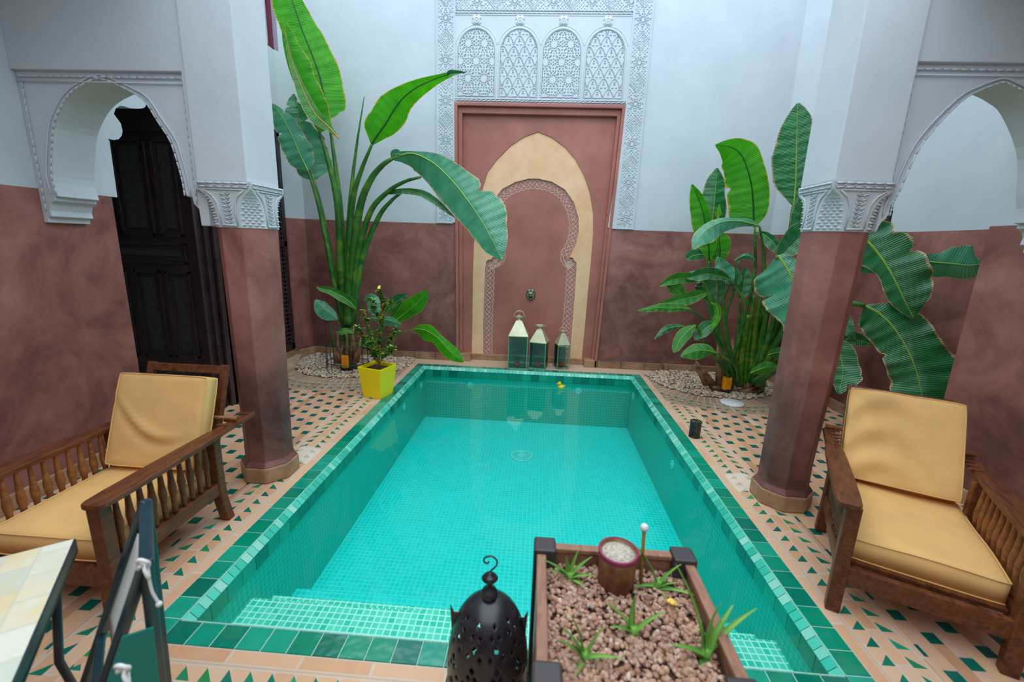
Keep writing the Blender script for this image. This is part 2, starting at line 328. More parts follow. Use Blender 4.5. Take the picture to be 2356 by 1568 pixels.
# ------------------------------------------------------------------ mesh helpers
class MB:
    def __init__(s): s.v = []; s.f = []; s.mi = []; s.sm = []; s.uv = {}; s.cur = 0
    def add(s, vs, fs, smooth=False, uvs=None):
        o = len(s.v); s.v += [tuple(q) for q in vs]
        for f in fs: s.f.append(tuple(i+o for i in f)); s.mi.append(s.cur); s.sm.append(smooth)
        if uvs:
            for i, q in enumerate(uvs): s.uv[i+o] = q
        return s
    def box(s, lo, hi, M=None):
        vs = [Vector((x, y, z)) for x in (lo[0], hi[0]) for y in (lo[1], hi[1]) for z in (lo[2], hi[2])]
        if M: vs = [M @ q for q in vs]
        return s.add(vs, [(0, 1, 3, 2), (4, 6, 7, 5), (0, 4, 5, 1), (2, 3, 7, 6), (0, 2, 6, 4), (1, 5, 7, 3)])
    def bar(s, a, b, w, h, up=(0, 0, 1)):
        a = Vector(a); b = Vector(b); d = (b-a); L = d.length; d.normalize()
        sx = d.cross(Vector(up)).normalized(); uz = sx.cross(d)
        M = Matrix((sx, d, uz)).transposed().to_4x4(); M.translation = a
        return s.box((-w/2, 0, -h/2), (w/2, L, h/2), M)
    def tube(s, pts, r, n=8, smooth=True, caps=True):
        pts = [Vector(p) for p in pts]; k = len(pts)
        rs = r if isinstance(r, (list, tuple)) else [r]*k
        vs = []; up = Vector((0, 0, 1)); prev = None
        for i, p in enumerate(pts):
            d = (pts[min(i+1, k-1)]-pts[max(i-1, 0)]).normalized()
            if prev is None:
                a = d.cross(up)
                if a.length < .05: a = d.cross(Vector((1, 0, 0)))
                a.normalize()
            else:
                a = (prev-d*prev.dot(d)); a.normalize()
            prev = a; b = d.cross(a)
            for j in range(n):
                t = 2*PI*j/n; vs.append(p+(a*math.cos(t)+b*math.sin(t))*rs[i])
        fs = [(i*n+j, i*n+(j+1) % n, (i+1)*n+(j+1) % n, (i+1)*n+j) for i in range(k-1) for j in range(n)]
        if caps: fs += [tuple(range(n-1, -1, -1)), tuple((k-1)*n+j for j in range(n))]
        return s.add(vs, fs, smooth)
    def lathe(s, prof, n=24, c=(0, 0, 0), smooth=True, skip=None, M=None, rot=0, caps=True):
        vs = []; c = Vector(c)
        for r, z in prof:
            for j in range(n):
                t = 2*PI*j/n+rot; q = Vector((r*math.cos(t), r*math.sin(t), z)); 
                vs.append((M @ q if M else q)+c)
        fs = []
        for i in range(len(prof)-1):
            for j in range(n):
                if skip and skip(i, j): continue
                fs.append((i*n+j, i*n+(j+1) % n, (i+1)*n+(j+1) % n, (i+1)*n+j))
        if caps and not skip:
            if prof[0][0] > 1e-5: fs.append(tuple(range(n-1, -1, -1)))
            if prof[-1][0] > 1e-5: fs.append(tuple((len(prof)-1)*n+j for j in range(n)))
        return s.add(vs, fs, smooth)
    def prism(s, poly, axis, lo, hi):
        n = len(poly)
        def P(a, b, c): return {'y': (a, c, b), 'x': (c, a, b), 'z': (a, b, c)}[axis]
        vs = [P(a, b, lo) for a, b in poly]+[P(a, b, hi) for a, b in poly]
        fs = [tuple(range(n)), tuple(range(2*n-1, n-1, -1))]+[(i, i+n, (i+1) % n+n, (i+1) % n) for i in range(n)]
        return s.add(vs, fs)
    def ball(s, c, r, n=12, sc=(1, 1, 1)):
        k = n//2+1
        prof = [(r*math.sin(PI*i/k), -r*math.cos(PI*i/k)) for i in range(k+1)]
        prof[0] = (1e-4*r, -r); prof[-1] = (1e-4*r, r)
        return s.lathe(prof, n, c, M=Matrix.Diagonal(sc).to_3x3())
    def build(s, name, mats, parent=None, bevel=0, origin=None, seg=2, recalc=True):
        me = bpy.data.meshes.new(name)
        if origin is None and parent is not None and parent.get('_w'): origin = parent.get('_w')
        vs = s.v
        if origin is not None: vs = [(a-origin[0], b-origin[1], c-origin[2]) for a, b, c in vs]
        me.from_pydata(vs, [], s.f)
        if not isinstance(mats, (list, tuple)): mats = [mats]
        for q in mats: me.materials.append(q)
        me.polygons.foreach_set('material_index', s.mi); me.polygons.foreach_set('use_smooth', s.sm)
        if s.uv:
            l = me.uv_layers.new(name='UVMap')
            for lp in me.loops: l.data[lp.index].uv = s.uv.get(lp.vertex_index, (0, 0))
        if recalc:
            import bmesh
            bm = bmesh.new(); bm.from_mesh(me); bmesh.ops.recalc_face_normals(bm, faces=bm.faces); bm.to_mesh(me); bm.free()
        me.update()
        o = bpy.data.objects.new(name, me); C.objects.link(o)
        if parent is not None: o.parent = parent
        if bevel:
            b = o.modifiers.new('bevel', 'BEVEL'); b.width = bevel; b.segments = seg; b.limit_method = 'ANGLE'; b.angle_limit = .6
        return o
def tag(o, label=None, cat=None, group=None, kind=None):
    if label: o['label'] = label
    if cat: o['category'] = cat
    if group: o['group'] = group
    if kind: o['kind'] = kind
    return o
def thing(name, loc, label, cat, group=None, rz=0, kind=None, world=False):
    o = bpy.data.objects.new(name, None); C.objects.link(o); o.location = loc; o.rotation_euler = (0, 0, rz); o.empty_display_size = .1
    tag(o, label, cat, group, kind)
    if world: WORLD[o.name] = tuple(loc)
    return o
WORLD = {}
def wb(mb, name, mats, parent, **k):      # parts written in world coordinates under an unrotated thing
    k['origin'] = tuple(parent.location) if parent.parent is None else tuple(parent.parent.location)
    return mb.build(name, mats, parent, **k)
def struct(mb, name, mats, **k):
    return tag(mb.build(name, mats, None, **k), kind='structure')
def copy_tree(o, parent=None):
    c = o.copy(); C.objects.link(c); c.parent = parent
    for ch in list(o.children): copy_tree(ch, c)
    return c
def spline(P, n):
    P = [np.array(p, float) for p in P]; k = len(P); out = []
    Q = [2*P[0]-P[1]]+P+[2*P[-1]-P[-2]]
    for i in range(n):
        t = i/(n-1)*(k-1); j = min(int(t), k-2); u = t-j
        a, b, c, d = Q[j:j+4]
        out.append(.5*((2*b)+(-a+c)*u+(2*a-5*b+4*c-d)*u*u+(-a+3*b-3*c+d)*u**3))
    return out

# ------------------------------------------------------------------ setting
XI0, XI1, YI0, YI1 = -1.53, 1.353, 1.53, 5.71          # top inner edge of the coping
XO0, XO1, YO0, YO1 = -1.635, 1.458, 1.42, 5.815
W = 6.097; ZD = 1.932
fl = MB()
fl.box((-5.2, -2.6, -.12), (XO0, W+.3, 0)); fl.box((XO1, -2.6, -.12), (5.2, W+.3, 0))
fl.box((XO0, -2.6, -.12), (XO1, YO0, 0)); fl.box((XO0, YO1, -.12), (XO1, W+.3, 0))
struct(fl, 'floor', FLOOR)

bw = MB()
NL, NR = -1.165, .98          # niche outer frame at its top
# back wall: brown dado and white upper, with the niche cut out
bw.cur = 0; bw.box((-3.8, W, 0), (-1.14, W+.3, ZD)); bw.box((.905, W, 0), (3.8, W+.3, ZD))
bw.box((-1.2, W+.16, 0), (1.05, W+.3, 3.5))
bw.cur = 1; bw.box((-3.8, W, ZD), (-1.185, W+.3, 5.6)); bw.box((1.003, W, ZD), (3.8, W+.3, 5.6)); bw.box((-1.185, W, 3.46), (1.003, W+.3, 5.6))
struct(bw, 'wall_back', [TAD, PLASTER])
# left side wall: near length, lobed doorway, far length
lw = MB(); XL = -3.15; YE = 3.147
lw.cur = 0; lw.box((-3.5, -2.6, 0), (XL, YE, ZD)); lw.box((-3.72, 4.06, 0), (-3.42, W, .135)); lw.box((-3.72, 5.81, .13), (-3.42, W, ZD)); lw.box((-3.72, 4.06, .13), (-3.42, 4.40, ZD))
lw.add([(-3.43, 5.86, 0), (-3.43, W+.02, 0), (-3.28, W+.02, 0), (-3.43, 5.86, ZD), (-3.43, W+.02, ZD), (-3.28, W+.02, ZD)], [(0, 1, 2), (5, 4, 3), (0, 2, 5, 3), (0, 3, 4, 1), (1, 4, 5, 2)])
lw.cur = 1; lw.box((-3.5, -2.6, ZD), (XL, YE, 5.6))
lobes = [(256, 449), (270, 450), (252, 325), (248, 318), (262, 322), (273, 320), (280, 312), (282, 301), (278, 284), (270, 273), (262, 262), (266, 250), (276, 243), (285, 244), (300, 249), (318, 250), (328, 249), (334, 246), (337, 238), (338, 228)]
pl = [(atx(a, b, XL).y, atx(a, b, XL).z) for a, b in lobes]
pl[0] = (YE, ZD); pl[1] = (3.193, ZD)
ax_ = 3.60
right = [(2*ax_-y, z) for y, z in pl[1:]][::-1]
poly = [(YE, ZD)]+pl[1:]+[(3.62, 2.80), (3.70, 2.90), (3.86, 2.94), (4.04, 2.86), (4.05, ZD)]+[(4.40, ZD), (4.40, 5.6), (YE, 5.6)]
lw.prism(poly, 'x', -3.36, XL)
lw.box((-3.72, 4.06, ZD), (-3.42, 4.40, 5.6))
# second lobed doorway over the lattice door
def lobed(y0, y1, z0, ztop):
    pts = [(y0, z0)]; h = (ztop-z0); w_ = (y1-y0)
    def arc(cy, cz, r, a0, a1, n=6): return [(cy+r*math.cos(a0+(a1-a0)*i/n), cz+r*math.sin(a0+(a1-a0)*i/n)) for i in range(n+1)]
    pts += arc(y0+.03, z0+.12, .075, -PI/2, PI/2)+arc(y0+.07, z0+.30, .085, -PI/2*.8, PI/2*.7)+[(y0+.22, z0+.45)]
    mid = (y0+y1)/2
    rr = [(2*mid-a, b) for a, b in pts][::-1]
    return pts+[(mid, ztop)]+rr
lo2 = lobed(4.40, 5.74, 2.26, 2.95)
lw.prism([(4.40, 5.6)]+[(4.40, 2.26)]+lo2[1:-1]+[(5.74, 2.26), (5.74, 2.26), (5.74, 3.95), (4.9, 3.95), (4.9, 5.6)], 'x', -3.72, -3.42)
lw.box((-3.72, 5.74, ZD), (-3.42, W, 3.95)); lw.box((-3.72, 5.97, 3.95), (-3.42, W, 5.6)); lw.box((-3.9, 4.8, 3.9), (-3.54, 6.05, 5.6))
lw.add([(-3.43, 5.86, ZD), (-3.43, W+.02, ZD), (-3.28, W+.02, ZD), (-3.43, 5.86, 3.95), (-3.43, W+.02, 3.95), (-3.28, W+.02, 3.95)], [(0, 1, 2), (5, 4, 3), (0, 2, 5, 3), (0, 3, 4, 1), (1, 4, 5, 2)])
struct(lw, 'wall_left', [TAD, PLASTER])
# dark room behind the lobed doorway
rm = MB(); rm.cur = 1; rm.box((-5.3, 3.0, 0), (-5.2, 4.2, 3.4)); rm.box((-5.2, 4.08, 0), (-3.36, 4.2, 3.4)); rm.cur = 1; rm.box((-5.2, 2.98, 0), (-3.5, 3.08, 3.4)); rm.box((-5.3, 3.0, 3.3), (-3.36, 4.2, 3.4))
struct(rm, 'wall_inner', [TAD, PLASTER])
rw = MB(); XR = 3.12
rw.cur = 0; rw.box((XR, -2.6, 0), (3.6, 3.32, ZD)); rw.box((3.42, 3.32, 0), (3.72, 4.95, 1.60)); rw.box((3.42, 3.32, 1.60), (3.72, 4.62, ZD)); rw.box((3.25, 4.95, 0), (3.72, W, ZD))
CH = lambda za, zb: [(3.26, 5.88, za), (3.26, W+.02, za), (3.01, W+.02, za), (3.26, 5.88, zb), (3.26, W+.02, zb), (3.01, W+.02, zb)]
CF_ = [(0, 1, 2), (5, 4, 3), (0, 2, 5, 3), (0, 3, 4, 1), (1, 4, 5, 2)]
rw.add(CH(0, ZD), CF_)
rw.cur = 1; rw.box((XR, -2.6, ZD), (3.6, 3.32, 5.6)); rw.box((3.42, 3.32, ZD), (3.72, 4.62, 5.6))
rw.prism([(4.62, 5.6), (4.62, 2.14), (4.66, 2.13), (4.68, 2.18), (4.72, 2.22), (4.95, 2.24), (4.95, 5.6)], 'x', 3.42, 3.72)
rw.box((3.25, 4.95, ZD), (3.72, W, 3.82)); rw.box((3.25, 5.97, 3.82), (3.72, W, 5.6)); rw.box((3.40, 4.95, 3.80), (3.72, 6.0, 5.6))
rw.add(CH(ZD, 5.6), CF_)
struct(rw, 'wall_right', [TAD, PLASTER])
fw = MB(); fw.cur = 0; fw.box((-3.6, -2.9, 0), (3.6, -2.6, ZD)); fw.cur = 1; fw.box((-3.6, -2.9, ZD), (3.6, -2.6, 3.9))
struct(fw, 'wall_front', [TAD, PLASTER])
ce = MB(); ce.box((-3.5, -2.6, 3.35), (-2.06, 2.66, 3.5)); ce.box((1.95, -2.6, 3.22), (3.6, 2.70, 3.4)); ce.box((-2.06, -2.6, 3.35), (1.95, -1.7, 3.5))
struct(ce, 'ceiling', PLASTER)
# skirtings
sk = MB(); h = .105
for a, b in ((-3.28, -1.14), (.91, 3.25)):
    n = 7; 
    for i in range(n):
        x0 = a+(b-a)*i/n; x1 = a+(b-a)*(i+1)/n; sk.box((x0+.002, W-.03, 0), (x1-.002, W, h))
struct(sk, 'baseboard_back', SKIRT, bevel=.006)
sk = MB(); sk.box((-3.45, 4.4, 0), (-3.39, 5.86, h+.02)); sk.bar((-3.42, 5.86, h/2), (-3.27, W-.01, h/2), .05, h); sk.box((XL, -2.5, 0), (XL+.025, 3.08, h))
struct(sk, 'baseboard_left', SKIRT, bevel=.006)
sk = MB(); sk.box((3.39, 3.4, 0), (3.45, 4.94, h)); sk.box((3.22, 4.93, 0), (3.28, 5.88, h)); sk.bar((3.25, 5.88, h/2), (3.02, W-.01, h/2), .05, h); sk.box((XR-.025, -2.5, 0), (XR, 3.30, h))
struct(sk, 'baseboard_right', SKIRT, bevel=.006)
# upper gallery windows
for sgn, y0, y1, z0, nm, xw in ((-1, 4.9, 5.97, 3.95, 'window_1', 3.42), (1, 4.97, 5.97, 3.82, 'window_2', 3.25)):
    q = thing(nm, (sgn*xw, 5.4, z0), None, None, kind='structure')
    f = MB(); x0, x1 = sorted((sgn*(xw+.055), sgn*(xw+.09))); fm = BURG if sgn < 0 else MAUVE
    f.box((x0, y0, z0), (x1, y0+.05, 5.5)); f.box((x0, y1-.055, z0), (x1, y1, 5.5)); f.box((x0, y1-.30, z0), (x1, y1-.27, 5.5)); f.box((x0, y0, z0), (x1, y1, z0+.05)); f.box((x0, y0, z0+.62), (x1, y1, z0+.645))
    wb(f, 'window_frame', fm, q, bevel=.003)
    f = MB(); f.box((min(sgn*xw, sgn*(xw+.055)), y1-.004, z0), (max(sgn*xw, sgn*(xw+.055)), y1+.002, 5.5)); wb(f, 'window_reveal', MAUVE, q)
    f = MB(); xs__ = sorted((sgn*(xw+.095), sgn*(xw+.10))); f.box((xs__[0], y0, z0), (xs__[1], y1, 5.5)); wb(f, 'window_pane', mat('frosted_pane', (.60, .55, .62), .3), q)

# ------------------------------------------------------------------ arches with frames
def arch_wall(name, side):
    mb = MB()
    if side < 0:
        Yf = 2.645; zt = 2.595; xa, xb = XL, -2.05; fx0, fx1 = XL+.0, -2.10
        L = [(133, 446), (123, 410), (122, 365), (124, 325), (128, 286), (143, 249), (159, 223), (185, 200), (225, 180)]
        Rr = [(260, 190), (300, 210), (335, 232), (365, 279), (395, 325), (411, 375), (422, 415), (428, 451)]
        Lp = [Vector(q) for q in spline([at(a, b, Yf+.025) for a, b in L], 22)]; Rp = [Vector(q) for q in spline([at(a, b, Yf+.025) for a, b in [L[-1]]+Rr], 22)[1:]]
        cor = [Vector((u, 0, w_)) for u, w_ in ((-3.118, 1.727), (-3.118, 1.758), (-3.088, 1.765), (-3.094, 1.80), (-3.080, 1.842), (-3.048, 1.862), (-3.046, 1.884), (-3.022, 1.888))]
        rc = [at(a, b, Yf+.02) for a, b in ((428, 451), (442, 454), (445, 468), (457, 481), (463, 519))]
        poly = [(xa, 5.5), (xa, 1.727)]+[(p.x, p.z) for p in cor]+[(p.x, p.z) for p in Lp]+[(p.x, p.z) for p in Rp[:-1]]+[(p.x, p.z) for p in rc]+[(xb, 1.74), (xb, 5.5)]
        mb.prism(poly, 'y', Yf+.022, 2.93)
        mb.prism([(xa, 5.5), (xa, zt), (fx1, zt), (fx1, 1.95), (xb, 1.95), (xb, 5.5)], 'y', Yf-.005, Yf+.024)
        frame = [Vector((xa+.01, Yf+.012, zt-.03)), Vector((fx1-.01, Yf+.012, zt-.03)), Vector((fx1-.012, Yf+.012, 1.87))]
        side_l = [Vector((xa+.035, Yf+.015, zt-.05)), Vector((xa+.035, Yf+.015, 1.8))]
        arc = [p+Vector((0, -.008, 0)) for p in Lp+Rp]
    else:
        Yf = 2.71; zt = 2.72; xa, xb = 1.95, XR; fx0 = 1.945
        def px(t):      # pointed arch
            return t
        cx_ = 2.435; base = [(a, b) for a, b, _ in spline([(.432, 0, 0), (.428, .07, 0), (.405, .15, 0), (.345, .385, 0), (.202, .595, 0), (.10, .665, 0), (0, .705, 0)], 22)]
        z0 = 1.93
        k = 1.0
        Lp = [Vector((cx_-a*1.0, 0, z0+b)) for a, b in base]; Rp = [Vector((cx_+a, 0, z0+b)) for a, b in base[::-1][1:]]
        cor = [(2.868, 1.925), (2.895, 1.92), (2.895, 1.895), (2.93, 1.875), (2.945, 1.84), (2.94, 1.80), (2.97, 1.79), (2.97, 1.755)]
        lc = [(1.955, 1.84), (1.962, 1.87), (1.975, 1.90), (1.995, 1.915), (1.995, 1.93)]
        poly = [(xb, 5.5), (xb, 1.755)]+cor[::-1]+[(p.x, p.z) for p in Rp[::-1]]+[(p.x, p.z) for p in Lp[::-1]]+lc[::-1]+[(xa, 1.84), (xa, 5.5)]
        mb.prism(poly, 'y', Yf+.022, 2.915)
        mb.prism([(xb, 5.5), (xb, zt), (fx0, zt), (fx0, 5.5)], 'y', Yf-.005, Yf+.024)
        frame = [Vector((xb-.01, Yf+.012, zt-.03)), Vector((fx0+.03, Yf+.012, zt-.03)), Vector((fx0+.03, Yf+.012, 1.98))]
        side_l = [Vector((xb-.04, Yf+.015, zt-.05)), Vector((xb-.04, Yf+.015, 1.9))]
        arc = [Vector((p.x, Yf+.014, p.z)) for p in Lp+Rp]
    o = struct(mb, name, PLASTER, bevel=.004)
    # bead mouldings
    def rope(pts, off=(0, 0, 0), r=.0045, seg=.045):
        q = MB(); pts = [Vector(p)+Vector(off) for p in pts]
        for a, b in zip(pts, pts[1:]):
            L_ = (b-a).length; n_ = max(1, int(L_/seg))
            for i in range(n_): q.tube([a.lerp(b, (i+.06)/n_), a.lerp(b, (i+.94)/n_)], r, 6)
        return q
    q = MB()
    for pts, off in ((frame, (0, 0, 0)), (side_l, (0, 0, 0)), ([p for p in spline(arc, 40)], (0, -.002, .0))):
        r_ = rope(pts, off); q.add(r_.v, r_.f, True)
    r_ = MB(); r_.tube([frame[0]+Vector((0, 0, -.028)), frame[1]+Vector((0, 0, -.028))], .004, 6); q.add(r_.v, r_.f, True)
    big = [p for p in spline(arc, 40)]; cxm = sum(p[0] for p in big)/len(big)
    outer = [(cxm+(p[0]-cxm)*1.085, p[1], p[2]+.028*(p[2]-1.9)) for p in big]
    q.tube([Vector(p) for p in outer], .005, 6)
    q.build('bead_moulding', PLASTER, o)
    return o
arch_wall('wall_arch_left', -1)
arch_wall('wall_arch_right', 1)

# ------------------------------------------------------------------ columns
def octo(cx, cy, w, z, chamf=None):
    h_ = w/2; c = chamf if chamf is not None else w*.2929
    return [(cx-h_+c, cy-h_, z), (cx+h_-c, cy-h_, z), (cx+h_, cy-h_+c, z), (cx+h_, cy+h_-c, z), (cx+h_-c, cy+h_, z), (cx-h_+c, cy+h_, z), (cx-h_, cy+h_-c, z), (cx-h_, cy-h_+c, z)]
def loft(mb, rings, smooth=False):
    n = len(rings[0]); vs = [q for r in rings for q in r]
    fs = [(i*n+j, i*n+(j+1) % n, (i+1)*n+(j+1) % n, (i+1)*n+j) for i in range(len(rings)-1) for j in range(n)]
    fs += [tuple(range(n-1, -1, -1)), tuple((len(rings)-1)*n+j for j in range(n))]
    mb.add(vs, fs, smooth)
def column(cx, cy, px_, py_, z0, z1, label, tx=0):
    t = thing('octagonal_column', (cx, cy, 0), label, 'column')
    b = MB(); loft(b, [octo(cx, cy, .355, 0), octo(cx, cy, .355, .115)]); wb(b, 'base', SKIRT, t, bevel=.012)
    b = MB(); loft(b, [octo(cx, cy, .345, .115), octo(cx, cy, .292, .15), octo(cx, cy, .288, .3), octo(cx+tx*.5, cy, .305, 1.0), octo(cx+tx, cy, .324, z0+.02)]); wb(b, 'shaft', TAD, t, bevel=.006)
    cx += tx
    # capital: octagon below, square above, pointed niche where each corner closes
    b = MB(); rings = []; N = 14; Hc = z1-z0
    for i in range(N+1):
        s = i/N; zz = z0+Hc*s
        fx = cx+(px_-cx)*s; fy = cy+(py_-cy)*s
        w = .330+.016*max(0, (s-.55)/.45)**1.6
        c = .095*math.sqrt(max(0, 1-(s/.80)**2.6)) if s < .80 else 0.0006
        rings.append(octo(fx, fy, w, zz, max(c, .0006)))
    loft(b, rings)
    cap = wb(b, 'capital', PLASTER, t, bevel=.002)
    d = MB(); h_ = .165
    # scalloped scales in the corner niches and carved side panels
    for sx, sy in ((1, -1), (-1, -1), (1, 1), (-1, 1)):
        for r_ in range(11):
            s = .06+r_*.062; zz = z0+Hc*s; c = .095*math.sqrt(max(0, 1-(s/.80)**2.6)); w = .330
            gx = cx+(px_-cx)*s; gy = cy+(py_-cy)*s; A = Vector((gx+sx*(w/2-c), gy+sy*w/2, zz)); B = Vector((gx+sx*w/2, gy+sy*(w/2-c), zz)); L_ = (B-A).length; nn = 4
            nrm = Vector((sx, sy, 0)).normalized()
            for k in range(nn+(r_ % 2)):
                u = (k+.5*(1-(r_ % 2)))/nn
                if u < .08 or u > .92 or c < .02: continue
                p = A.lerp(B, u); ds = (B-A).normalized()*(L_/nn*.42)
                d.add([p-ds, p+ds, p+Vector((0, 0, .016)), p+nrm*.014+Vector((0, 0, .001))], [(0, 1, 3), (1, 2, 3), (2, 0, 3), (0, 2, 1)])
    for sx, ax in ((-1, 0), (1, 0), (-1, 1), (1, 1)):       # four flat faces
        def F(u, s, o=.004):
            w = .330+.016*max(0, (s-.55)/.45)**1.6
            fx = cx+(px_-cx)*s; fy = cy+(py_-cy)*s; zz = z0+Hc*s
            return Vector((fx+sx*(w/2+o), fy+u, zz)) if ax == 0 else Vector((fx+u, fy+sx*(w/2+o), zz))
        for s0 in (.965, .885):
            for k in range(6): d.tube([F(-.155+k*.0525, s0), F(-.155+(k+.85)*.0525, s0)], .0055, 6)
        d.tube([F(-.16, .92, .003), F(.16, .92, .003)], .003, 6)
        for e in (-1, 1):
            d.tube([F(e*.052, .06), F(e*.050, .35), F(e*.058, .55), F(e*.08, .70), F(e*.125, .82)], .005, 6)
        d.tube([F(-.05, .05), F(.05, .05)], .006, 6); d.tube([F(-.12, .83), F(.12, .83)], .004, 6)
        for r_ in range(8):                                    # leaf scrolls
            s = .13+r_*.088; wd = .026+.035*max(0, s-.5)
            for e in (-1, 1):
                d.tube([F(0, s-.03, .002), F(e*wd*.8, s, .004), F(e*wd, s+.04, .003), F(e*wd*.4, s+.045, .002)], [.004, .0045, .004, .002], 5)
            d.ball(F(0, s+.02, .001), .006, 6)
    d.build('carved_relief', PLASTER, cap, origin=tuple(t.location))
    b = MB(); b.box((px_-.15-.02, py_-.16, z1), (px_+.15, py_+.16, 5.5)); wb(b, 'pier', PLASTER, t, bevel=.008)
    return t
column(-1.895, 2.80, -1.90, 2.78, 1.735, 2.0, 'brown octagonal column with white capital beside the chair whose long arm points at it')
column(1.785, 2.88, 1.80, 2.84, 1.835, 2.105, 'brown octagonal column with white capital in front of the leafy plant with big hanging leaves', tx=.03)

# ------------------------------------------------------------------ niche
nt = thing('wall_niche', (-.1, W, 0), 'pointed fountain niche with maroon frame and cream arch on back wall', 'niche')
def PW(a, b, y=W): return at(a, b, y)
Y1 = W+.16
f = MB()
def ring(outer, inner, y0, y1, mb):
    n = len(outer); vs = [(a, y0, b) for a, b in outer]+[(a, y0, b) for a, b in inner]+[(a, y1, b) for a, b in outer]+[(a, y1, b) for a, b in inner]
    fs = []
    for i in range(n-1):
        j = i+1
        fs += [(i, j, n+j, n+i), (2*n+i, 3*n+i, 3*n+j, 2*n+j), (i, 2*n+i, 2*n+j, j), (n+i, n+j, 3*n+j, 3*n+i)]
    fs += [(0, n, 3*n, 2*n), (n-1, 3*n-1, 4*n-1, 2*n-1)]
    mb.add(vs, fs)
zt = 3.455
def u_(x0, x1, xb0, xb1, z): return [(xb0, .0), (x0, z), (x1, z), (xb1, .0)]
ring(u_(-1.186, 1.003, -1.14, .90, zt), u_(-1.145, .962, -1.10, .862, zt-.042), W-.03, Y1, f)
ring(u_(-1.145, .962, -1.10, .862, zt-.042), u_(-1.090, .915, -1.055, .822, zt-.12), W+.02, Y1, f)
wb(f, 'outer_frame', NICHE, nt, bevel=.008)
# recessed maroon panel with pointed opening
oL = [(1085, 815), (1086, 760), (1087, 690), (1088, 620), (1090, 560), (1098, 500), (1108, 440), (1122, 395), (1145, 365), (1175, 335), (1205, 315), (1238, 303)]
oR = [(1268, 315), (1300, 338), (1325, 368), (1345, 405), (1358, 445), (1365, 490), (1365, 540), (1360, 600), (1354, 660), (1348, 730), (1341, 800), (1339, 826)]
Yp = W+.09
P_ = [at(a, b, Yp) for a, b in oL+oR]; xs = [(p.x, p.z) for p in P_]; xs[0] = (xs[0][0], 0); xs[-1] = (xs[-1][0], 0)
apex = max(range(len(xs)), key=lambda i: xs[i][1])
n_ = len(xs)
ou = []
for i, (a, b) in enumerate(xs):
    if i < apex: ou.append((-1.10, b) if b < 2.9 else (-1.10, zt-.06))
    else: ou.append((.93, b) if b < 2.9 else (.93, zt-.06))
f = MB()
poly = [(-1.12, 0)]+xs+[(.94, 0), (.94, zt-.06), (-1.12, zt-.06)]
f.prism(poly[::-1], 'y', Yp, Y1+.1); wb(f, 'maroon_panel', NICHE, nt, bevel=.004)
# cream arch
iL = [(1112, 815), (1112, 740), (1114, 680), (1116, 620), (1118, 603), (1122, 598), (1130, 597), (1133, 592), (1141, 590), (1132, 570), (1128, 530), (1128, 490), (1136, 460), (1155, 435), (1185, 419), (1215, 411)]
iR = [(1240, 411), (1270, 418), (1300, 436), (1320, 465), (1331, 500), (1332, 530), (1326, 560), (1310, 592), (1318, 593), (1321, 600), (1326, 604), (1326, 620), (1322, 680), (1316, 750), (1311, 820)]
Yc = W+.105
Q_ = [at(a, b, Yc) for a, b in iL+iR]; qs = [(p.x, p.z) for p in Q_]; qs[0] = (qs[0][0], 0); qs[-1] = (qs[-1][0], 0)
f = MB(); poly = [(xs[0][0]-.01, 0)]+[(a, b) for a, b in qs]+[(xs[-1][0]+.01, 0)]+[(a+(.01 if i > apex else -.01), b+.005) for i, (a, b) in list(enumerate(xs))[::-1][1:-1]]
f.prism(poly, 'y', Yc, Y1+.1); wb(f, 'cream_arch', CREAM, nt, bevel=.003)
f = MB(); f.box((-.95, Yc+.03, 0), (.75, Yc+.06, 2.7)); inner = wb(f, 'inner_panel', NICHE, nt)
# interlaced band on the inner panel
S = [Vector((a, Yc+.028, b)) for a, b in qs]
S = [Vector(p) for p in spline(S, 420)]
cum = [0]
for a, b in zip(S, S[1:]): cum.append(cum[-1]+(b-a).length)
def onpath(s):
    s = max(0, min(cum[-1]-1e-4, s)); lo = int(np.searchsorted(cum, s))-1; lo = max(0, lo)
    u = (s-cum[lo])/max(1e-6, cum[lo+1]-cum[lo]); p = S[lo].lerp(S[lo+1], u)
    a = S[max(0, lo-6)]; b = S[min(len(S)-1, lo+7)]; d = (b-a).normalized(); nrm = Vector((d.z, 0, -d.x))
    return p, nrm
f = MB(); WB = .118
def ribbon(fn_, r=.0028, n=1100):
    pts = []
    for i in range(n+1):
        s = cum[-1]*i/n; p, nr = onpath(s); pts.append(p+nr*fn_(s)+Vector((0, -.0005, 0)))
    f.tube(pts, r, 4, False)
for ph in (0, PI*2/3, PI*4/3): ribbon(lambda s, ph=ph: WB*.52+.042*math.sin(s*30+ph), .0034)
for ph in (0, PI): ribbon(lambda s, ph=ph: WB*.52+.026*math.sin(s*60+ph), .0024)
ribbon(lambda s: .010, .0030, 500)
ribbon(lambda s: WB-.008+.016*abs(math.sin(s*40)), .0032)
ribbon(lambda s: WB+.004+.016*abs(math.sin(s*40)), .0026)
f.build('interlace_band', LINE, inner, origin=tuple(nt.location))
f = MB(); f.box((-1.14, W-.03, 0), (-.93, W+.10, .11)); f.box((.72, W-.03, 0), (.905, W+.10, .11)); f.box((-.93, Yc-.02, 0), (.72, Yc+.035, .09)); wb(f, 'niche_skirting', SKIRT, nt, bevel=.008)

